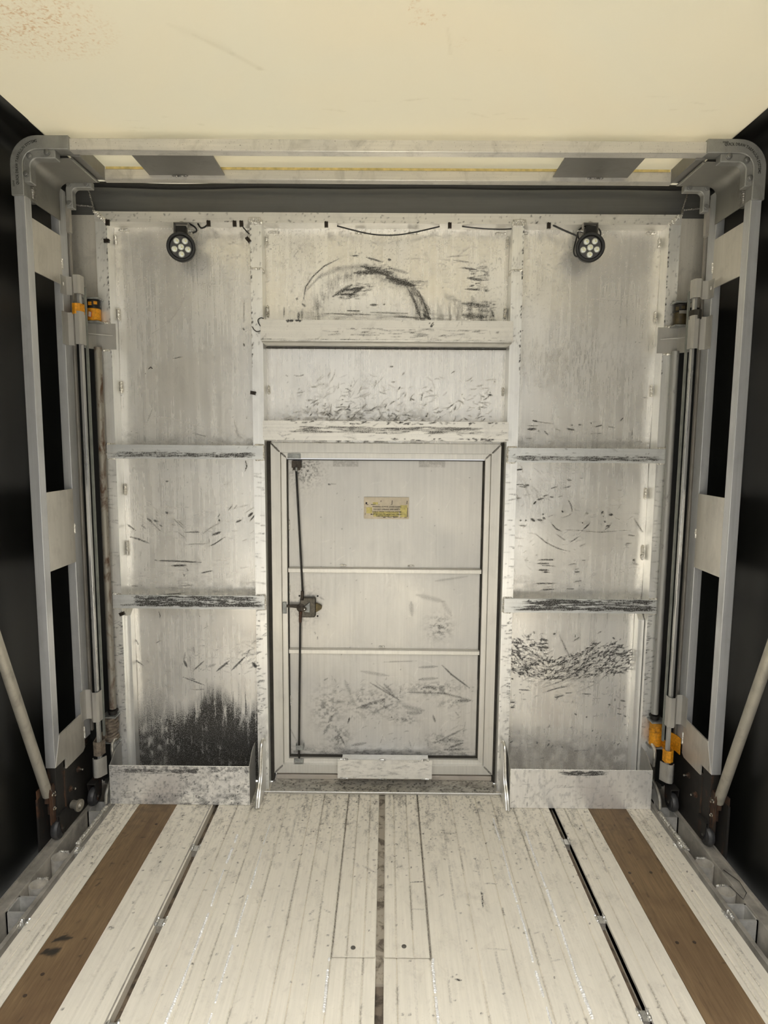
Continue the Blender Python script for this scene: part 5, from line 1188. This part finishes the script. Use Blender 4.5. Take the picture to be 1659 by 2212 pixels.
# ------------------------------------------------------------------ tensioner poles, straps and hooks at the headboard corners
for s, w in ((-1, 'left'), (1, 'right')):
    # round pole
    r = thing('tension_pole', (s * 1.162, 2.575, .03), ['round galvanised tension pole streaked with rust at the left edge of the headboard', 'round dull galvanised tension pole at the right edge of the headboard'][s > 0], 'pole', 'upright tension poles')
    MB().tube([(s * 1.160, 2.575, .375), (s * 1.160, 2.575, 1.89)], .0145, 24).build('upper_tube', RUST_POLE if s < 0 else POLE, r)
    MB().lathe([(.018, 0), (.018, .012), (.022, .013), (.022, .018)], (s * 1.160, 2.575, .352), (0, 0, 1), 20).build('collar', STEEL_BLACK, r)
    MB().tube([(s * 1.162, 2.575, .06), (s * 1.162, 2.575, .225)], .0145, 20).build('lower_tube', simple('dull_tube', (.13, .12, .10), .5, .5, .4, 30), r)
    MB().lathe([(.034, 0), (.034, .006)], (s * 1.168, 2.565, .055), (0, 0, 1), 8).build('foot_plate', simple('grimy_plate', (.11, .105, .09), .6, .3, .4, 30), r)
    # flat bar in front of it and its hooks
    fb = thing('curtain_bar', (s * 1.170, 2.455, .12), 'slim bright metal bar standing between the %s bow leg and the round pole' % w, 'bar', 'slim upright curtain bars')
    MB().box(s * 1.1765, s * 1.1625, 2.450, 2.468, .135, 2.12).build('bar', A_BARB, fb, bevel=.0025)
    MB().box(s * 1.1615, s * 1.154, 2.476, 2.486, .30, 2.10).build('rear_edge', simple('green_grey_edge', (.20, .21, .19), .5, .4, .2), fb)
    def hook(name, z0, z1, back=False):
        P = [(s * 1.2285, 2.437), (s * 1.2275, 2.468), (s * 1.224, 2.474), (s * 1.203, 2.476), (s * 1.188, 2.450), (s * 1.180, 2.440), (s * 1.1655, 2.440), (s * 1.159, 2.447), (s * 1.158, 2.474)]
        MB().strip(P, .003, 'z', z0, z1).build(name, A_HOOK, fb)
    hook('hook_plate', 2.070, 2.138); hook('hook_plate', 1.882, 2.005); hook('hook_plate', .375, .500)
    MB().strip([(s * 1.196, 2.452), (s * 1.186, 2.440), (s * 1.1755, 2.440), (s * 1.166, 2.446), (s * 1.150, 2.475)], .003, 'z', .135, .215).build('hook_plate', A_BINS, fb)
    # mounting plate with fin welded on the outer post
    mp_ = thing('mounting_bracket', (s * 1.150, 2.57, 1.883), 'folded metal bracket with a thin fin, welded on the %s outer post' % w, 'bracket', 'folded brackets on the outer posts')
    MB().strip([(s * 1.093, 2.594), (s * 1.172, 2.594), (s * 1.198, 2.560), (s * 1.202, 2.552)], .004, 'z', 1.884, 1.986).build('plate', A_HOOK, mp_)
    MB().prism([(s * 1.105, 2.592), (s * 1.196, 2.556), (s * 1.196, 2.545), (s * 1.190, 2.545)], 'z', 1.9370, 1.9405).build('fin', A_HOOK, mp_)
    MB().weld((s * 1.118, 2.592, 1.989), (s * 1.160, 2.592, 1.989), .0045).weld((s * 1.118, 2.592, 1.881), (s * 1.150, 2.592, 1.881), .0045).build('weld_bead', A_WELD2, mp_)
    # ratchet tensioners: upper and lower
    def ratchet(z0, z1, lab, top, strap, tag, crumple=False):
        q = thing('ratchet_tensioner', (s * 1.172, 2.575, z0), lab, 'strap tensioner', 'strap tensioners on the poles')
        MB().box(s * 1.200, s * 1.138, 2.545, 2.605, z1, z1 + .006).build('top_plate', PLATEG, q)
        MB().box(s * 1.200, s * 1.138, 2.545, 2.605, z0 - .007, z0 - .001).build('bottom_plate', PLATEG, q)
        MB().box(s * 1.205, s * 1.195, 2.585, 2.61, z0, z1).build('rear_plate', STEEL_BLACK, q)
        if crumple:
            b = MB(); rr_ = random.Random(5); n = 22
            for k in range(9):
                zc = z0 + .006 + (z1 - z0 - .012) * k / 8; pts = []
                for j in range(n):
                    a = 2 * math.pi * j / n
                    rad = .023 + .003 * math.sin(3 * a + k * 1.3) + rr_.uniform(-.0015, .0015)
                    pts.append((s * 1.170 + rad * math.cos(a), 2.572 + rad * math.sin(a), zc + .006 * math.sin(a * 2 + k)))
                b.tube(pts, .0075, 7, closed=True)
            b.build('strap_roll', strap, q)
        else:
            zm = z0 + (z1 - z0) * .58
            MB().lathe([(.024, z0 - z0 + .001), (.0265, .004), (.0265, zm - z0 - .002), (.0245, zm - z0)], (s * 1.168, 2.572, z0), (0, 0, 1), 28).build('strap_roll', strap, q)
            MB().lathe([(.026, 0), (.028, .002), (.028, .006), (.026, .008), (.026, (z1 - zm) - .004), (.022, (z1 - zm) - .001)], (s * 1.168, 2.572, zm), (0, 0, 1), 20).build('ratchet_drum', top, q)
            b = MB()
            for k in range(3): b.strip([(s * (1.168) + .0285 * math.cos(a), 2.572 + .0285 * math.sin(a)) for a in [math.radians(-150 + k * 42 + j * 9) for j in range(4)]], .0015, 'z', zm + .006 + .004 * k, zm + .020 + .003 * k)
            b.build('ratchet_tooth', strap, q)
        return q
    if s < 0:
        q = ratchet(1.990, 2.073, 'yellow strap tensioner with a red and white tag, high beside the left outer post', STEEL_BLACK, YELLOW, True)
        MB().prism([(-1.1785, 2.003), (-1.166, 2.001), (-1.163, 2.022), (-1.1755, 2.026)], 'y', 2.5425, 2.5445).build('tag', RED_LBL, q)
        MB().prism([(-1.177, 2.0045), (-1.1675, 2.003), (-1.165, 2.0205), (-1.1745, 2.0235)], 'y', 2.5415, 2.5430).build('tag_face', WHITE_LBL, q)
        MB().strip([(-1.196, 2.568), (-1.200, 2.52), (-1.198, 2.475), (-1.190, 2.443), (-1.178, 2.438), (-1.163, 2.444), (-1.157, 2.470)], .0022, 'z', 1.995, 2.034).build('strap', YELLOW, q)
        MB().strip([(-1.220, 2.540), (-1.206, 2.548), (-1.200, 2.55)], .002, 'z', 1.998, 2.030).build('strap', DIRTY_YELLOW, q)
        q = ratchet(.237, .343, 'strap tensioner wrapped in crumpled grey webbing, low beside the left outer post', STEEL_BLACK, GREYWEB, False, True)
        MB().strip([(-1.192, 2.560), (-1.199, 2.50), (-1.190, 2.452), (-1.176, 2.446), (-1.162, 2.450), (-1.156, 2.48)], .003, 'z', .225, .285).build('strap', GREYWEB, q)
    else:
        q = ratchet(1.990, 2.073, 'grimy black strap tensioner with a grey strap, high beside the right outer post', STEEL_BLACK, simple('grimy_brown_roll', (.06, .045, .02), .5, .1, .5, 60), True)
        MB().strip([(1.146, 2.532), (1.155, 2.528), (1.170, 2.528), (1.186, 2.532)], .0025, 'z', 2.028, 2.040).build('grey_strap', simple('grey_strap', (.16, .155, .14), .6, .1, .2), q)
        MB().strip([(1.196, 2.568), (1.200, 2.52), (1.198, 2.475), (1.190, 2.443), (1.178, 2.438), (1.163, 2.444), (1.157, 2.470)], .0022, 'z', 1.992, 2.026).build('strap', simple('black_strap', (.03, .026, .02), .7), q)
        q = ratchet(.237, .343, 'bright yellow strap tensioner low beside the right outer post', DIRTY_YELLOW, YELLOW, False)
        MB().strip([(1.192, 2.560), (1.199, 2.50), (1.190, 2.452), (1.176, 2.442), (1.160, 2.446), (1.156, 2.47)], .0025, 'z', .222, .272).build('strap', YELLOW, q)
        MB().strip([(1.205, 2.54), (1.224, 2.50), (1.226, 2.47)], .0025, 'z', .245, .315).build('strap', YELLOW, q)

# rubber seal under the roof, in front of the top panel
P = []
for i in range(81):
    x = -1.30 + 2.60 * i / 80
    P.append((x, 2.602, 2.5235 - .006 * math.exp(-((x + .80) / .25) ** 2) + .0015 * math.sin(x * 9)))
se = MB().tube(P, .0105, 10).build('rubber_seal', RUBBER); props(se, 'long black rubber seal running under the roof above the headboard', 'seal')
